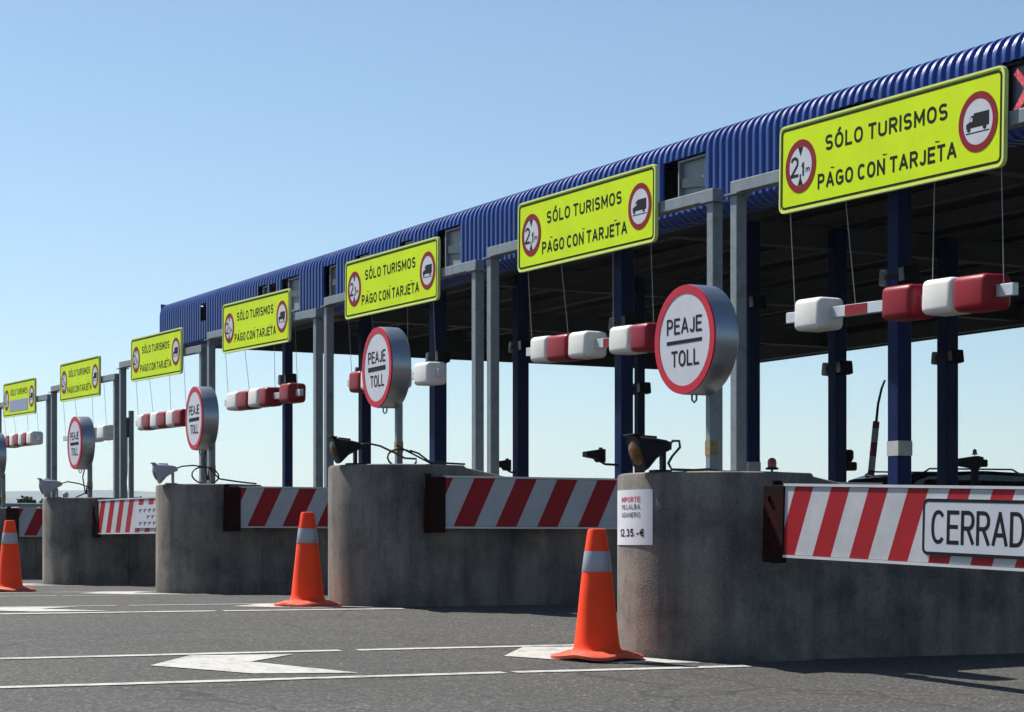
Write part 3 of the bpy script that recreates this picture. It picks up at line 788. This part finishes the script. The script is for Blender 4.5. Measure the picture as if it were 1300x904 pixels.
for i in range(7):
    yc = SIGN_Y[i]
    # portal: two posts and the beam resting on them
    pt = thing('lane_portal', 'grey galvanised portal frame carrying the %s yellow sign' % ORD[i], 'portal frame', (9.11, yc, 0), 0, 'grey portal frames across the lanes')
    yf, yn = (YC[i + 1] - .365) - yc, (YC[i] - .0) - yc
    bz = BEAM_Z[i]
    for yy in (yf, yn):
        top = bz - .115 + math.tan(TILT[i]) * yy
        ps = obj('post', B((0, yy, (top + .7) / 2), (0.098, 0.098, top - .7), bev=.006), M['galv'], pt)
        pl = obj('cap_plate', B((0, yy, top + .006), (0.16, 0.20, 0.012), Matrix.Rotation(TILT[i], 4, 'X')), M['galv'], ps)
    ln = yf - yn + .10
    b = obj('beam', B((0, 0, 0), (0.10, ln, 0.10), bev=.006), M['galv'], pt)
    b.location = (0, (yf + yn) / 2, bz - .05 + math.tan(TILT[i]) * (yf + yn) / 2); b.rotation_euler = (TILT[i], 0, 0)
    # sign
    extra = ['', '', '', '', '', '', ''][i]
    lab = ['largest yellow SOLO TURISMOS sign, nearest, over the closed lane at right', 'second nearest yellow SOLO TURISMOS sign, above the nearest round PEAJE sign',
           'third nearest yellow SOLO TURISMOS sign, above the second round PEAJE sign', 'yellow SOLO TURISMOS sign in front of the far end of the blue canopy',
           'yellow SOLO TURISMOS sign just left of the blue canopy end', 'small yellow sign second from the left edge, above the fourth round sign', 'leftmost yellow sign with a blue grey patch over its lower line'][i]
    sg = thing('overhead_sign', lab, 'road sign', (9.02, yc - .0, SIGN_Z[i]), 0, 'yellow overhead lane signs', rot=(0, 0, 0))
    sg.matrix_world = Matrix.Translation((9.02, yc, SIGN_Z[i])) @ Matrix.Rotation(R(-90), 4, 'Z') @ Matrix.Rotation(TILT[i], 4, 'Y')
    pn = obj('panel', lambda: prism(bmesh.new(), rrect(SW, SH, 0.05), 0.0, 0.028), M['yellow'], sg, key='panel')
    obj('edge_frame', lambda: ring_prism(bmesh.new(), rrect(SW + .024, SH + .024, .062), rrect(SW - .008, SH - .008, .046), -0.004, 0.03), M['yellow_edge'], sg, key='edge')
    obj('dark_border', lambda: ring_prism(bmesh.new(), rrect(SW - .03, SH - .03, .045), rrect(SW - .066, SH - .066, .03), -0.0015, 0.001), M['sign_green'], sg, key='border')
    roundel('height', sg, -SW / 2 + SW * .105); roundel('lorry', sg, -SW / 2 + SW * .902)
    z1 = SH / 2 - SH * .395; z2 = SH / 2 - SH * .825
    lettering('SÓLO TURISMOS', M['sign_ink'], SH * .180, SW * .55, sg, (0.008, -0.0012, z1), 0.19, .20)
    if i < 6:
        lettering('PAGO CON TARJETA', M['sign_ink'], SH * .180, SW * .625, sg, (0.012, -0.0012, z2), 0.19, .20)
        # marks left above some letters by older lettering
        for fx in (-.236, .008, .236):
            obj('old_lettering_mark', lambda: prism(bmesh.new(), [(-.026, .143), (.010, .138), (.024, .143), (.026, .148), (.008, .146), (-.012, .151)], -.0015, -.0005), M['sign_ink'], sg, key='mark').location = (SW * fx, 0, z2)
    else:
        obj('cover_patch', B((0, -0.002, -.13), (1.55, .004, .22)), M['patch'], sg)
    bm = bmesh.new()
    for fx in (-.9, -.3, .3, .9): box(bm, (fx, .029 + .008, 0), (.05, .016, SH - .08))
    obj('rear_stiffener', bm, M['galv'], sg)

# gauge bars: (y range of the profile, blocks) measured from the far end along the bar, colours
BARS = [(13.66, 10.93, 2.27, 2.2, [(13.42, 13.06, 'w'), (12.29, 11.93, 'r'), (11.82, 11.47, 'w'), (11.46, 11.1, 'r')], [(12.72, 0.28)]),
        (18.27, 15.67, 2.39, 2.31, [(18.01, 17.65, 'w'), (17.65, 17.22, 'r'), (17.21, 16.84, 'w'), (16.41, 16.02, 'w'), (16.02, 15.7, 'r')], [(16.62, 0.1)]),
        (23.08, 20.4, 2.42, 2.35, [(22.8, 22.45, 'r'), (22.44, 22.11, 'w'), (22.1, 21.75, 'r'), (21.75, 21.43, 'w'), (20.87, 20.47, 'w')], [(21.2, 0.12)]),
        (27.76, 24.72, 2.47, 2.42, [(27.42, 26.96, 'w'), (26.95, 26.51, 'r'), (26.49, 26.09, 'w'), (26.05, 25.72, 'r'), (25.26, 24.87, 'r')], []),
        (32.28, 29.51, 2.42, 2.37, [(31.88, 31.57, 'w'), (31.57, 31.18, 'r'), (31.17, 30.79, 'w'), (30.79, 30.33, 'r'), (30.32, 29.93, 'w'), (29.92, 29.53, 'r')], []),
        (37.02, 33.99, 2.4, 2.36, [(36.27, 35.94, 'r'), (35.93, 35.55, 'w'), (35.55, 35.12, 'r'), (35.11, 34.65, 'w'), (34.34, 33.88, 'w')], []),
        (41.89, 38.86, 2.55, 2.51, [(41.36, 41.01, 'r'), (41.0, 40.66, 'w'), (40.65, 40.24, 'r'), (40.24, 39.91, 'w'), (39.9, 39.54, 'r'), (39.53, 39.12, 'w')], [])]
BL = ['nearest hanging height bar, with a gap between its white block and red white red blocks', 'hanging height bar ending behind the nearest round PEAJE sign',
      'hanging height bar passing behind the second round PEAJE sign', 'hanging height bar with two red blocks at its right end near a blue column',
      'hanging height bar of alternating small blocks ending behind the third round sign', 'hanging height bar passing behind the fourth round sign', 'leftmost hanging height bar, at the left edge of the photo']
for i, (ya, yb, za, zb, blocks, stickers) in enumerate(BARS):
    hb = thing('height_bar', BL[i], 'height bar', (9.21, (ya + yb) / 2, (za + zb) / 2), 0, 'hanging red and white height bars')
    ym = (ya + yb) / 2; zm = (za + zb) / 2; sl = (za - zb) / (ya - yb); rx = Matrix.Rotation(math.atan(sl), 4, 'X')
    def bz_(y): return sl * (y - ym)
    pr = obj('profile', B((0, 0, 0), (0.05, ya - yb, 0.085), rx, bev=.004), M['alu'], hb)
    for y, w in stickers:
        obj('red_sticker', B((-.0265, y - ym, bz_(y)), (.003, w, .078), rx), M['foam_red'], pr)
    for a, b_, cc in blocks:
        a, b_ = max(a, b_), min(a, b_)
        y = (a + b_) / 2
        jig = random.uniform(-.006, .006)
        obj('foam_block', B((jig * .5, y - ym, bz_(y) + jig), (0.25, a - b_ - .002, 0.25), rx @ Matrix.Rotation(random.uniform(-.02, .02), 4, 'Y'), bev=0.048, seg=4), M['foam_red' if cc == 'r' else 'foam_white'], hb, smooth=40)
    bt = BEAM_Z[i] - .10
    for fa, fb in ((0.035, 0.035), (0.30, 0.33), (0.71, 0.67), (0.97, 0.955)):
        y0 = ya + (yb - ya) * fa; y1 = ya + (yb - ya) * fb
        top = bt + math.tan(TILT[i]) * (y0 - SIGN_Y[i])
        inblock = any(min(a, b_) < y1 < max(a, b_) for a, b_, _ in blocks)
        obj('hanging_wire', tube(bmesh.new(), [(-0.06, y0 - ym, top - zm), (0, y1 - ym, bz_(y1) + (.12 if inblock else .045))], 0.0034, 5), M['wire'], hb)

# ------------------------------------------------------------------ swing gates
def gate(k, hinge, ang, length, label, plaque=None, h=0.365, z=None, tilt=0.0):
    """panel local frame: x along the gate from the hinge, face -Y"""
    g = thing('swing_gate', label, 'gate', (hinge[0], hinge[1], z), ang, 'red and white striped swing gates', rot=(0, tilt, ang))
    obj('panel', B((length / 2 + .06, 0, 0), (length, 0.035, h), bev=.004), M['gate_stripes_narrow' if plaque else 'gate_stripes'], g)
    bm = B((length / 2 + .06, 0.0, h / 2 + .008), (length, 0.05, 0.014)); box(bm, (length / 2 + .06, 0.0, -h / 2 - .008), (length, 0.05, 0.014))
    for fx in (.14, .5, .86): box(bm, (length * fx + .1, .03, 0), (.05, .024, h - .04))
    obj('edge_rail', bm, M['gate_edge'], g)
    bm = B((-0.02, -0.012, -.02), (0.17, 0.03, h + .05), bev=.004)
    box(bm, (0.0, 0.035, -.02), (0.14, 0.05, h - .03))
    lathe(bm, [(0.028, -h / 2 - .05), (0.028, h / 2 + .03)], 12); bmesh.ops.translate(bm, verts=bm.verts[-24:], vec=(-.06, .03, 0))
    hb = obj('hinge_bracket', bm, M['rust_red'], g)
    for zz in (-.13, 0.0, .12):
        obj('bolt', lambda: lathe(bmesh.new(), [(0.014, -.05), (0.014, -.034)], 8, 'Y'), M['rust_red'], hb, key='bolt').location = (-.06, .008, zz)
    if plaque == 'CERRADO':
        x0 = 1.12; w, ph = 0.84, 0.275
        pq = obj('plaque', prism(bmesh.new(), rrect(w, ph, .035, cx=0), -.028, -.019), M['sign_white'], g); pq.location = (x0 + w / 2, 0, -.005)
        obj('plaque_border', ring_prism(bmesh.new(), rrect(w, ph, .035), rrect(w - .026, ph - .032, .022), -.0292, -.0283), M['ink'], pq)
        lettering('CERRADO', M['ink'], .165, w - .12, pq, (0, -.0285, -.0825), .12, .17)
    elif plaque == 'lines':
        w, ph = 1.5, 0.25
        pq = obj('plaque', prism(bmesh.new(), rrect(w, ph, .02), -.028, -.019), M['sign_white'], g); pq.location = (1.20 + w / 2, 0, -.01)
        bm = bmesh.new()
        for zz, n, xo in ((.065, 5, -.62), (-.005, 3, -.40), (-.075, 4, -.62)):
            for j in range(n):
                box(bm, (xo + .13 * j, -.0290, zz), (.03, .002, .034)); box(bm, (xo + .13 * j + .038, -.0290, zz + .010), (.046, .002, .012))
        obj('worn_lettering', bm, M['grey_ink'], pq)
    return g
gate(0, (6.16, 9.225), math.atan2(-1.745, 0.19), 3.3, 'closed swing gate reading CERRADO on a white plaque, at the right edge', 'CERRADO', z=0.597, tilt=R(1.9))
gate(1, (6.27, 13.96), R(0), 4.0, 'folded striped swing gate left of the notice, between the two nearest islands', z=0.785)
gate(2, (6.24, 18.59), R(0), 4.0, 'folded striped swing gate directly behind the middle cone', z=0.825)
gate(3, (6.16, 23.20), R(-84), 3.3, 'closed striped swing gate with small worn text, fourth island', 'lines', z=0.785)
gate(4, (6.24, 27.85), R(0), 4.0, 'folded striped gate at far left beside the leftmost cone', z=0.775)

# ------------------------------------------------------------------ price notice on the nearest nose
pn = thing('price_notice', 'white paper price notice reading 12,35 euro pasted on the nearest concrete nose', 'notice', (NX[0], YC[0], 0.618))
def bent(mesh, rad, a0):
    """wrap a flat XZ mesh (facing -Y) round the nose; x = arc length"""
    for v in mesh.vertices:
        x, y, z = v.co
        a = a0 + x / rad
        v.co = ((rad - y) * math.cos(a), (rad - y) * math.sin(a), z)
A0 = R(180)
bm = bmesh.new(); n = 16; W_, H_ = 0.40, 0.308
for yy in (-.006, -.002):
    pass
fr = [[bm.verts.new((-W_ / 2 + W_ * i / n, -.005, z)) for z in (-H_ / 2, H_ / 2)] for i in range(n + 1)]
bk = [[bm.verts.new((-W_ / 2 + W_ * i / n, -.0015, z)) for z in (-H_ / 2, H_ / 2)] for i in range(n + 1)]
for i in range(n):
    bm.faces.new((fr[i][0], fr[i + 1][0], fr[i + 1][1], fr[i][1])); bm.faces.new((bk[i][0], bk[i][1], bk[i + 1][1], bk[i + 1][0]))
    for j in (0, 1): bm.faces.new((fr[i][j], fr[i + 1][j], bk[i + 1][j], bk[i][j]))
for i in (0, n): bm.faces.new((fr[i][0], fr[i][1], bk[i][1], bk[i][0]))
s = obj('sheet', bm, M['paper'], pn); bent(s.data, HALF, A0)
for body, m, cap, w, x, z, wt in (('IMPORTE', M['pink_ink'], .030, .20, .006, .085, .19), ('VILLALBA', M['grey_ink'], .028, .20, .006, .045, .17), ('ADANERO', M['grey_ink'], .028, .20, .006, .000, .17), ('12,35.-€', M['ink'], .044, 0.26, .012, -.108, .2)):
    me = text_mesh(body, m, cap, w, wt)
    for v in me.vertices: v.co.x += x; v.co.z += z; v.co.y -= .0062
    o = link(bpy.data.objects.new('lettering', me), pn); bent(me, HALF, A0)

# ------------------------------------------------------------------ floodlights on the noses
def nose_lamp(k, loc, housing, lens, label, pitch=20, yaw=24, cable=None, s=0.78):
    t = thing('warning_lamp', label, 'warning lamp', loc, 0, 'warning lamps on the island noses')
    rot = Matrix.Rotation(R(yaw), 4, 'Z') @ Matrix.Rotation(R(-pitch), 4, 'Y')
    # housing: a tapering box, mouth towards -X
    hd = bpy.data.objects.new('housing', None)
    def hm():
        bm = bmesh.new()
        # section: x at its top edge, half width, top z, bottom z, slant of the section plane
        secs = [(-.160, .108, .112, -.118, .36), (-.150, .116, .118, -.126, .36), (-.120, .112, .116, -.112, .34), (-.01, .088, .112, -.035, .2), (.09, .066, .104, .012, 0), (.125, .05, .095, .03, 0)]
        rings = []
        for x, hw, zt, zb, k in secs:
            hh = (zt - zb) / 2; zc = (zt + zb) / 2
            rings.append([bm.verts.new((x + k * (zt - zz), yy, zz)) for yy, zz in rrect(2 * hw, 2 * hh, min(hw, hh) * .55, 4, 0, zc)])
        for a, b in zip(rings, rings[1:]):
            for i in range(len(a)): bm.faces.new((a[i], a[(i + 1) % len(a)], b[(i + 1) % len(a)], b[i]))
        bm.faces.new(rings[0]); bm.faces.new(rings[-1])
        box(bm, (-.150, 0, .122), (.06, .20, .012), Matrix.Rotation(R(3), 4, 'Y'), bev=.003)
        box(bm, (-.03, 0, .119), (.12, .05, .018), bev=.004)
        box(bm, (.135, 0, .062), (.03, .05, .05), bev=.006)
        bmesh.ops.scale(bm, vec=(s, s, s), verts=bm.verts)
        return bm
    h = obj('housing', hm, housing, t, smooth=35); h.location = (0, 0, .128 * s); h.rotation_euler = rot.to_euler()
    l = obj('lens', lathe(bmesh.new(), [(0.0, -.030 * s), (0.04 * s, -.028 * s), (0.075 * s, -.017 * s), (0.094 * s, .004 * s)], 28, 'X', cap=False), lens, h, smooth=True)
    l.location = (-.119 * s, 0, -.004 * s); l.rotation_euler = (0, R(-19.8), 0)
    st = obj('stand', B((.075, 0, .055), (.02, .045, .11), bev=.003), housing, t)
    obj('foot', B((.06, 0, .006), (.10, .08, .012)), housing, st)
    if cable:
        obj('cable', tube(bmesh.new(), cable, 0.008, 6), M['cable'], t, smooth=True)
def arc(c, r, a0, a1, n, plane='xz', tilt=0.3):
    return [(c[0] + r * math.cos(R(a0 + (a1 - a0) * i / n)), c[1] + tilt * r * math.sin(R(a0 + (a1 - a0) * i / n)), c[2] + .62 * r * math.sin(R(a0 + (a1 - a0) * i / n))) for i in range(n + 1)]
nose_lamp(0, (5.70, 9.80, TOP[0]), M['black'], M['amber'], 'black warning lamp with amber lens on the nearest island', pitch=-3, yaw=-5, cable=[(.11, 0, .15), (.14, 0, .175), (.175, -.01, .175), (.18, -.01, .14), (.13, -.01, .09), (.105, -.01, .05), (.12, -.02, .015), (.25, -.05, .012), (.36, -.02, .02), (.5, .05, .012), (.7, -.2, .0)])
loop2 = [(.11, 0, .155), (.18, 0, .165)] + [(.30, .05, .15), (.42, .05, .10), (.50, .04, .06)] + arc((.47, .02, .055), .12, 0, -320, 14) + [(.55, .05, .12), (.62, .05, .10), (.7, 0, .03), (.9, -.2, .012)]
nose_lamp(1, (5.74, 14.45, TOP[1]), M['black'], M['dark_lens'], 'black warning lamp with dark lens on the second nearest island', pitch=-6, yaw=-8, cable=loop2)
loop3 = [(.11, 0, .155), (.17, 0, .175), (.28, 0, .185), (.40, 0, .17)] + arc((.40, 0, .09), .135, 80, -290, 16) + [(.55, .03, .06), (.7, -.1, .03), (.85, -.2, .01)]
nose_lamp(2, (5.72, 19.08, TOP[2]), M['grey_housing'], M['lamp_glass'], 'pale grey warning lamp on the third nearest island', pitch=-2, yaw=-12, cable=loop3)
nose_lamp(3, (5.74, 23.72, TOP[3]), M['grey_housing'], M['lamp_glass'], 'pale grey warning lamp at left on the fourth island', pitch=-2, yaw=-12, s=0.86, cable=[(.12, 0, .165), (.2, 0, .19), (.35, .05, .17), (.5, .1, .12), (.42, .05, .06), (.3, 0, .01)])
# loose cables round the toll pole of the second island
lc = obj('loose_cable', tube(bmesh.new(), [(6.20, 14.56, TOP[1] + .16), (6.30, 14.5, TOP[1] + .10), (6.42, 14.4, TOP[1] + .02), (6.6, 14.25, TOP[1] - .03)], .008), M['cable'])
tag(lc, 'black cable slanting down from the pole of the second round sign', 'cable')

# ------------------------------------------------------------------ cones
def cone(loc, rz, label, first=[None]):
    t = thing('traffic_cone', label, 'traffic cone', loc, rz, 'orange traffic cones')
    prof = [(0.165, .028), (0.142, .038), (0.129, .06), (0.122, .09), (0.096, .34), (0.082, .47), (0.0815, .472), (0.0675, .585), (0.0673, .587), (0.052, .69), (0.047, .705), (0.036, .708)]
    def body():
        bm = lathe(bmesh.new(), prof, 40, 'Z', cap=False)
        lathe(bm, [(0.036, .708), (0.033, .69), (0.04, .6)], 40, 'Z', cap=False); return bm
    obj('body', body, M['cone'], t, smooth=50, key='cone_body')
    obj('reflective_band', lambda: lathe(bmesh.new(), [(0.083, .474), (0.0838, .476), (0.0698, .583), (0.069, .585)], 40, 'Z', cap=False), M['reflective'], t, smooth=True, key='cone_band')
    obj('top_collar', lambda: lathe(bmesh.new(), [(0.0495, .645), (0.0585, .646), (0.0555, .664), (0.052, .668)], 40, 'Z', cap=False), M['cone'], t, smooth=40, key='cone_collar')
    def base():
        bm = bmesh.new(); rings = []; n = 48; S = 0.215
        for f, zt in ((1.0, 0.0), (1.0, .016), (.93, .026), (.80, .032), (.76, .045)):
            ring = []
            for k in range(n):
                a = 2 * math.pi * k / n; ca, sa = math.cos(a), math.sin(a)
                rc = S * f if f < .8 else min(S / max(abs(ca), abs(sa)), S * 1.18) * f
                warp = 0.020 * (math.cos(4 * a) * .5 + .5) * (f > .8) * math.sin(a * 1 + .8) ** 2
                ring.append(bm.verts.new((rc * ca, rc * sa, zt + warp)))
            rings.append(ring)
        for a_, b_ in zip(rings, rings[1:]):
            for k in range(n): bm.faces.new((a_[k], a_[(k + 1) % n], b_[(k + 1) % n], b_[k]))
        bm.faces.new(rings[0]); bm.faces.new(rings[-1])
        return bm
    obj('base', base, M['cone_base'], t, smooth=40, key='cone_base')
cone((5.365, 9.81, gz(9.81) + .004), R(20), 'orange traffic cone in front of the nearest concrete nose')
cone((5.45, 14.50, .004), R(8), 'orange traffic cone beside the second nearest concrete nose, the middle one')
cone((4.56, 20.53, 0.002), R(40), 'leftmost orange traffic cone, cut by the left edge')

# ------------------------------------------------------------------ beacons, cameras, column lamps
def beacon(loc, label, parent_group='small red beacons'):
    t = thing('beacon_light', label, 'beacon', loc, 0, parent_group)
    obj('base', lathe(bmesh.new(), [(.006, 0), (.006, .012), (.034, .013), (.036, .024), (.026, .026)], 20), M['black'], t, smooth=40)
    obj('dome', lathe(bmesh.new(), [(.024, .026), (.025, .055), (.02, .07), (.008, .078), (0.0, .079)], 20, cap=False), M['beacon_red'], t, smooth=True)
beacon((6.27, 9.46, TOP[0] - .002), 'small red beacon on top of the nearest concrete island, left of its gate')
# bracket with beacon on the right-hand rear column
t = thing('beacon_bracket', 'dark bracket arm with post and red beacon on a rear blue column', 'bracket', (15.195, 19.235, 0))
obj('arm', prism(bmesh.new(), [(.09, 1.40), (.42, 1.36), (.50, 1.40), (.50, 1.50), (.42, 1.515), (.09, 1.47)], -.04, .04), M['black'], t)
obj('post', B((.40, 0, .95), (.07, .07, .86), bev=.005), M['black'], t)
obj('knob', B((.53, 0, 1.43), (.06, .10, .09), bev=.015), M['black'], t)
beacon((15.595, 19.235, 1.517), 'red beacon standing on the dark bracket arm behind the closed gate')
t = thing('card_reader', 'small dark reader unit on a rear blue column behind the gate', 'card reader', (13.632, 19.235, 0))
obj('housing', B((.16, -.02, 1.36), (.13, .12, .10), bev=.02), M['black'], t)
obj('head', lathe(bmesh.new(), [(0.03, 1.41), (.055, 1.45), (.055, 1.53), (.03, 1.55)], 14), M['black'], t, smooth=40).location = (.145, -.02, 0)
obj('mount', B((.09, 0, 1.34), (.04, .06, .08)), M['black'], t)

def small_cam(x, y, z, colx, label):
    t = thing('camera', label, 'camera', (x, y, z), 0, 'small dark cameras on the columns')
    bm = prism(bmesh.new(), [(-.13, .02), (.07, .05), (.10, .05), (.10, -.09), (.03, -.09), (.0, -.055), (-.13, -.035)], -.05, .05)
    obj('housing', bm, M['black'], t)
    obj('arm', tube(bmesh.new(), [(.07, 0, -.085), (.12, 0, -.11), (colx - x, 0, -.115)], .014), M['black'], t)
    obj('hood_knob', B((.065, 0, .058), (.03, .05, .02), bev=.005), M['black'], t)
small_cam(10.50, 19.235, 1.44, 10.78, 'small dark camera on an arm left of the column behind the nearest lamp')
small_cam(11.66, 23.865, 1.52, 11.86, 'small dark camera on a blue column above the second gate')

def column_lamp(x, y, z, w, label):
    t = thing('column_lamp', label, 'floodlight', (x, y, z), 0, 'small grey floodlights clamped on the blue columns')
    for s in (-1, 1):
        h = obj('lamp_housing', B((s * .0, s * (w / 2 + .065), 0), (.17, .09, .15), Matrix.Rotation(R(8 * s), 4, 'X'), bev=.012), M['panel_grey' if s > 0 else 'black'], t)
        obj('glass', B((-.087, s * (w / 2 + .065), 0), (.006, .07, .11), Matrix.Rotation(R(8 * s), 4, 'X')), M['lamp_glass'], h)
    obj('clamp', ring_prism(bmesh.new(), [(-w / 2 - .012, -.02), (w / 2 + .012, -.02), (w / 2 + .012, .02), (-w / 2 - .012, .02)], [(-w / 2 - .011, -.019), (w / 2 + .011, -.019), (w / 2 + .011, .019), (-w / 2 - .011, .019)], -w / 2 - .02, w / 2 + .02), M['black'], t)
LAMPS = [(11.012, 14.605, 2.82, .152, 'floodlight pair high on the column behind the nearest height bar'), (13.632, 19.235, 2.47, .155, 'floodlight pair on the rear blue column left of the raised barrier arm'),
         (15.195, 19.235, 2.66, .178, 'floodlight pair on the rightmost rear blue column'), (10.85, 19.235, 2.85, .152, 'floodlight pair on the column just right of the second height bar gap'),
         (13.704, 23.865, 2.56, .11, 'floodlight pair on the thin column below the nearest PEAJE sign'), (10.74, 23.865, 2.86, .172, 'floodlight pair on the column right of the second PEAJE sign'),
         (11.921, 23.865, 3.05, .162, 'floodlight pair on the column at the left end of the second height bar'), (11.621, 28.495, 3.06, .15, 'floodlight pair on the column behind the second PEAJE sign'),
         (10.396, 28.495, 2.90, .125, 'floodlight pair on the column at the right end of the fourth height bar'), (12.466, 19.235, 3.15, .155, 'floodlight pair on the column beside the nearest grey posts')]
for x, y, z, w, l in LAMPS: column_lamp(x, y, z, w, l)

# raised barrier arm
t = thing('raised_barrier', 'raised red and white barrier arm with a thin dark tip, seen between blue columns', 'barrier', (17.3, 23.865, 0))
obj('cabinet', B((0, 0.05, .98), (.34, .30, .60), bev=.02), M['panel_grey'], t)
tilt = Matrix.Rotation(R(7), 4, 'Y')
a = obj('arm', B((0, 0, .55), (.085, .05, 1.1), bev=.004), M['arm_bands'], t)
a.data.transform(Matrix.Rotation(R(90), 4, 'Y')); a.location = (0.02, -.18, 1.12); a.rotation_euler = (0, R(-83), 0)
obj('whip_tip', tube(bmesh.new(), [(1.1 + 0, 0, 0), (1.35, 0, 0.0), (1.58, 0, -.035), (1.70, 0, -.075)], [.020, .018, .017, .015], 8), M['black'], a)
# signal mast at the left
t = thing('signal_mast', 'thin grey mast with a dark signal box, between portal posts at left', 'signal mast', (9.43, 33.4, 0))
obj('pole', B((0, 0, 1.7), (.075, .075, 2.0), bev=.005), M['galv'], t)
obj('signal_box', B((-.10, .06, 2.42), (.14, .16, .33), bev=.015), M['screen_dark'], t)
obj('conduit', tube(bmesh.new(), [(-.07, 0, .8), (-.07, 0, 1.3), (-.085, 0, 1.5), (-.07, 0, 1.7), (-.07, 0, 2.25)], .012), M['galv'], t)

# ------------------------------------------------------------------ car in the third lane
def car(loc, rz, label):
    t = thing('parked_car', label, 'car', loc, rz)
    side = [(-2.1, .30), (-2.12, .62), (-2.05, .95), (-1.95, 1.0), (-1.72, 1.31), (-1.5, 1.375), (-.6, 1.41), (.1, 1.39), (.35, 1.34), (1.05, .98), (1.8, .86), (2.08, .68), (2.12, .32)]
    bm = bmesh.new(); secs = []
    for y, sh in ((-.86, 0), (-.80, .0), (.80, 0), (.86, 0)):
        sec = []
        for x, z in side:
            inset = max(0, (z - .95)) * .34
            yy = y - math.copysign(inset, y); zz = z - (.05 if abs(y) > .83 and z > 1.2 else 0)
            sec.append(bm.verts.new((x, yy, zz)))
        secs.append(sec)
    n = len(side)
    for a, b in zip(secs, secs[1:]):
        for i in range(n): bm.faces.new((a[i], a[(i + 1) % n], b[(i + 1) % n], b[i]))
    bm.faces.new(secs[0]); bm.faces.new(secs[-1])
    bmesh.ops.bevel(bm, geom=[e for e in bm.edges if e.calc_face_angle(0) > .5], offset=.03, segments=2, affect='EDGES')
    body = obj('body', bm, M['car_paint'], t, smooth=40)
    for sgn in (-1, 1):
        w = obj('side_window', prism(bmesh.new(), [(-1.75, 1.02), (.82, 1.02), (.30, 1.29), (-1.55, 1.30)], -.004, .004), M['car_glass'], body)
        w.location = (0, sgn * .775, 0); w.data.transform(Matrix.Translation((0, 0, 1.02)) @ Matrix.Rotation(R(18.8 * sgn), 4, 'X') @ Matrix.Translation((0, 0, -1.02))); w.location = (0, sgn * .845, 0)
        rl = tube(bmesh.new(), [(-1.5, sgn * .62, 1.38), (-1.42, sgn * .62, 1.425), (-.1, sgn * .62, 1.435), (.0, sgn * .62, 1.39)], .012, 6)
        tube(rl, [(-.72, sgn * .62, 1.39), (-.72, sgn * .62, 1.43)], .010, 6)
        obj('roof_rail', rl, M['black'], body)
        for x in (-1.3, 1.33):
            wh = obj('wheel', lathe(bmesh.new(), [(.2, -.1), (.30, -.1), (.32, -.07), (.32, .07), (.30, .1), (.2, .1)], 28, 'Y'), M['tyre'], t, smooth=40); wh.location = (x, sgn * .78, .32)
            obj('rim', lathe(bmesh.new(), [(0.0, -.11), (.05, -.112), (.19, -.105), (.2, -.09)], 20, 'Y', cap=False), M['alu'], wh).scale = (1, -sgn * -1, 1)
        obj('headlight', B((2.06, sgn * .62, .72), (.08, .30, .12), bev=.03), M['lamp_glass'], body)
        obj('tail_light', B((-2.06, sgn * .70, .86), (.06, .18, .20), bev=.02), M['beacon_red'], body)
    ws = obj('windscreen', prism(bmesh.new(), [(-.62, 0), (.62, 0), (.54, .74), (-.54, .74)], -.004, .004), M['car_glass'], body)
    ws.location = (1.0, 0, 1.02); ws.rotation_euler = (R(-59.5), 0, R(90))
    rw = obj('rear_window', prism(bmesh.new(), [(-.6, 0), (.6, 0), (.52, .34), (-.52, .34)], -.004, .004), M['car_glass'], body)
    rw.location = (-1.955, 0, 1.03); rw.rotation_euler = (R(-32), 0, R(-90))
    return t
car((17.55, 21.4, 0), 0, 'dark estate car with roof rails, only its roof seen above the closed gate')

far_tree((17.75, 77, 0), 2.25, 0.8, 'small dark green tree beyond the wall, left one of the far pair')
far_tree((18.75, 78, 0), 2.2, 0.8, 'small dark green tree beyond the wall, right one of the far pair')
far_tree((19.4, 68.4, 0), 2.05, 2.2, 'low green bush behind the posts at left')
t = thing('street_lamp', 'tiny round headed lamp post far beyond the wall at left', 'street lamp', (19.8, 79.4, 0))
obj('pole', tube(bmesh.new(), [(0, 0, 0), (0, 0, 2.31)], .05, 8), M['galv'], t)
obj('lamp_head', lathe(bmesh.new(), [(0.0, 2.3), (.09, 2.32), (.13, 2.42), (.09, 2.52), (0, 2.54)], 14, cap=False), M['grey_housing'], t, smooth=True)

# ------------------------------------------------------------------ air
def haze():
    m = bpy.data.materials.new('haze_air'); m.use_nodes = True; nt = m.node_tree
    nt.nodes.remove(nt.nodes['Principled BSDF'])
    v = nt.nodes.new('ShaderNodeVolumePrincipled')
    v.inputs['Color'].default_value = (0.80, 0.90, 1.0, 1); v.inputs['Density'].default_value = 0.00017; v.inputs['Anisotropy'].default_value = 0.2
    nt.links.new(v.outputs[0], nt.nodes['Material Output'].inputs['Volume'])
    o = obj('haze', B((1000, 1450, 69), (10400, 9300, 142)), m)
    tag(o, kind='stuff')
haze()
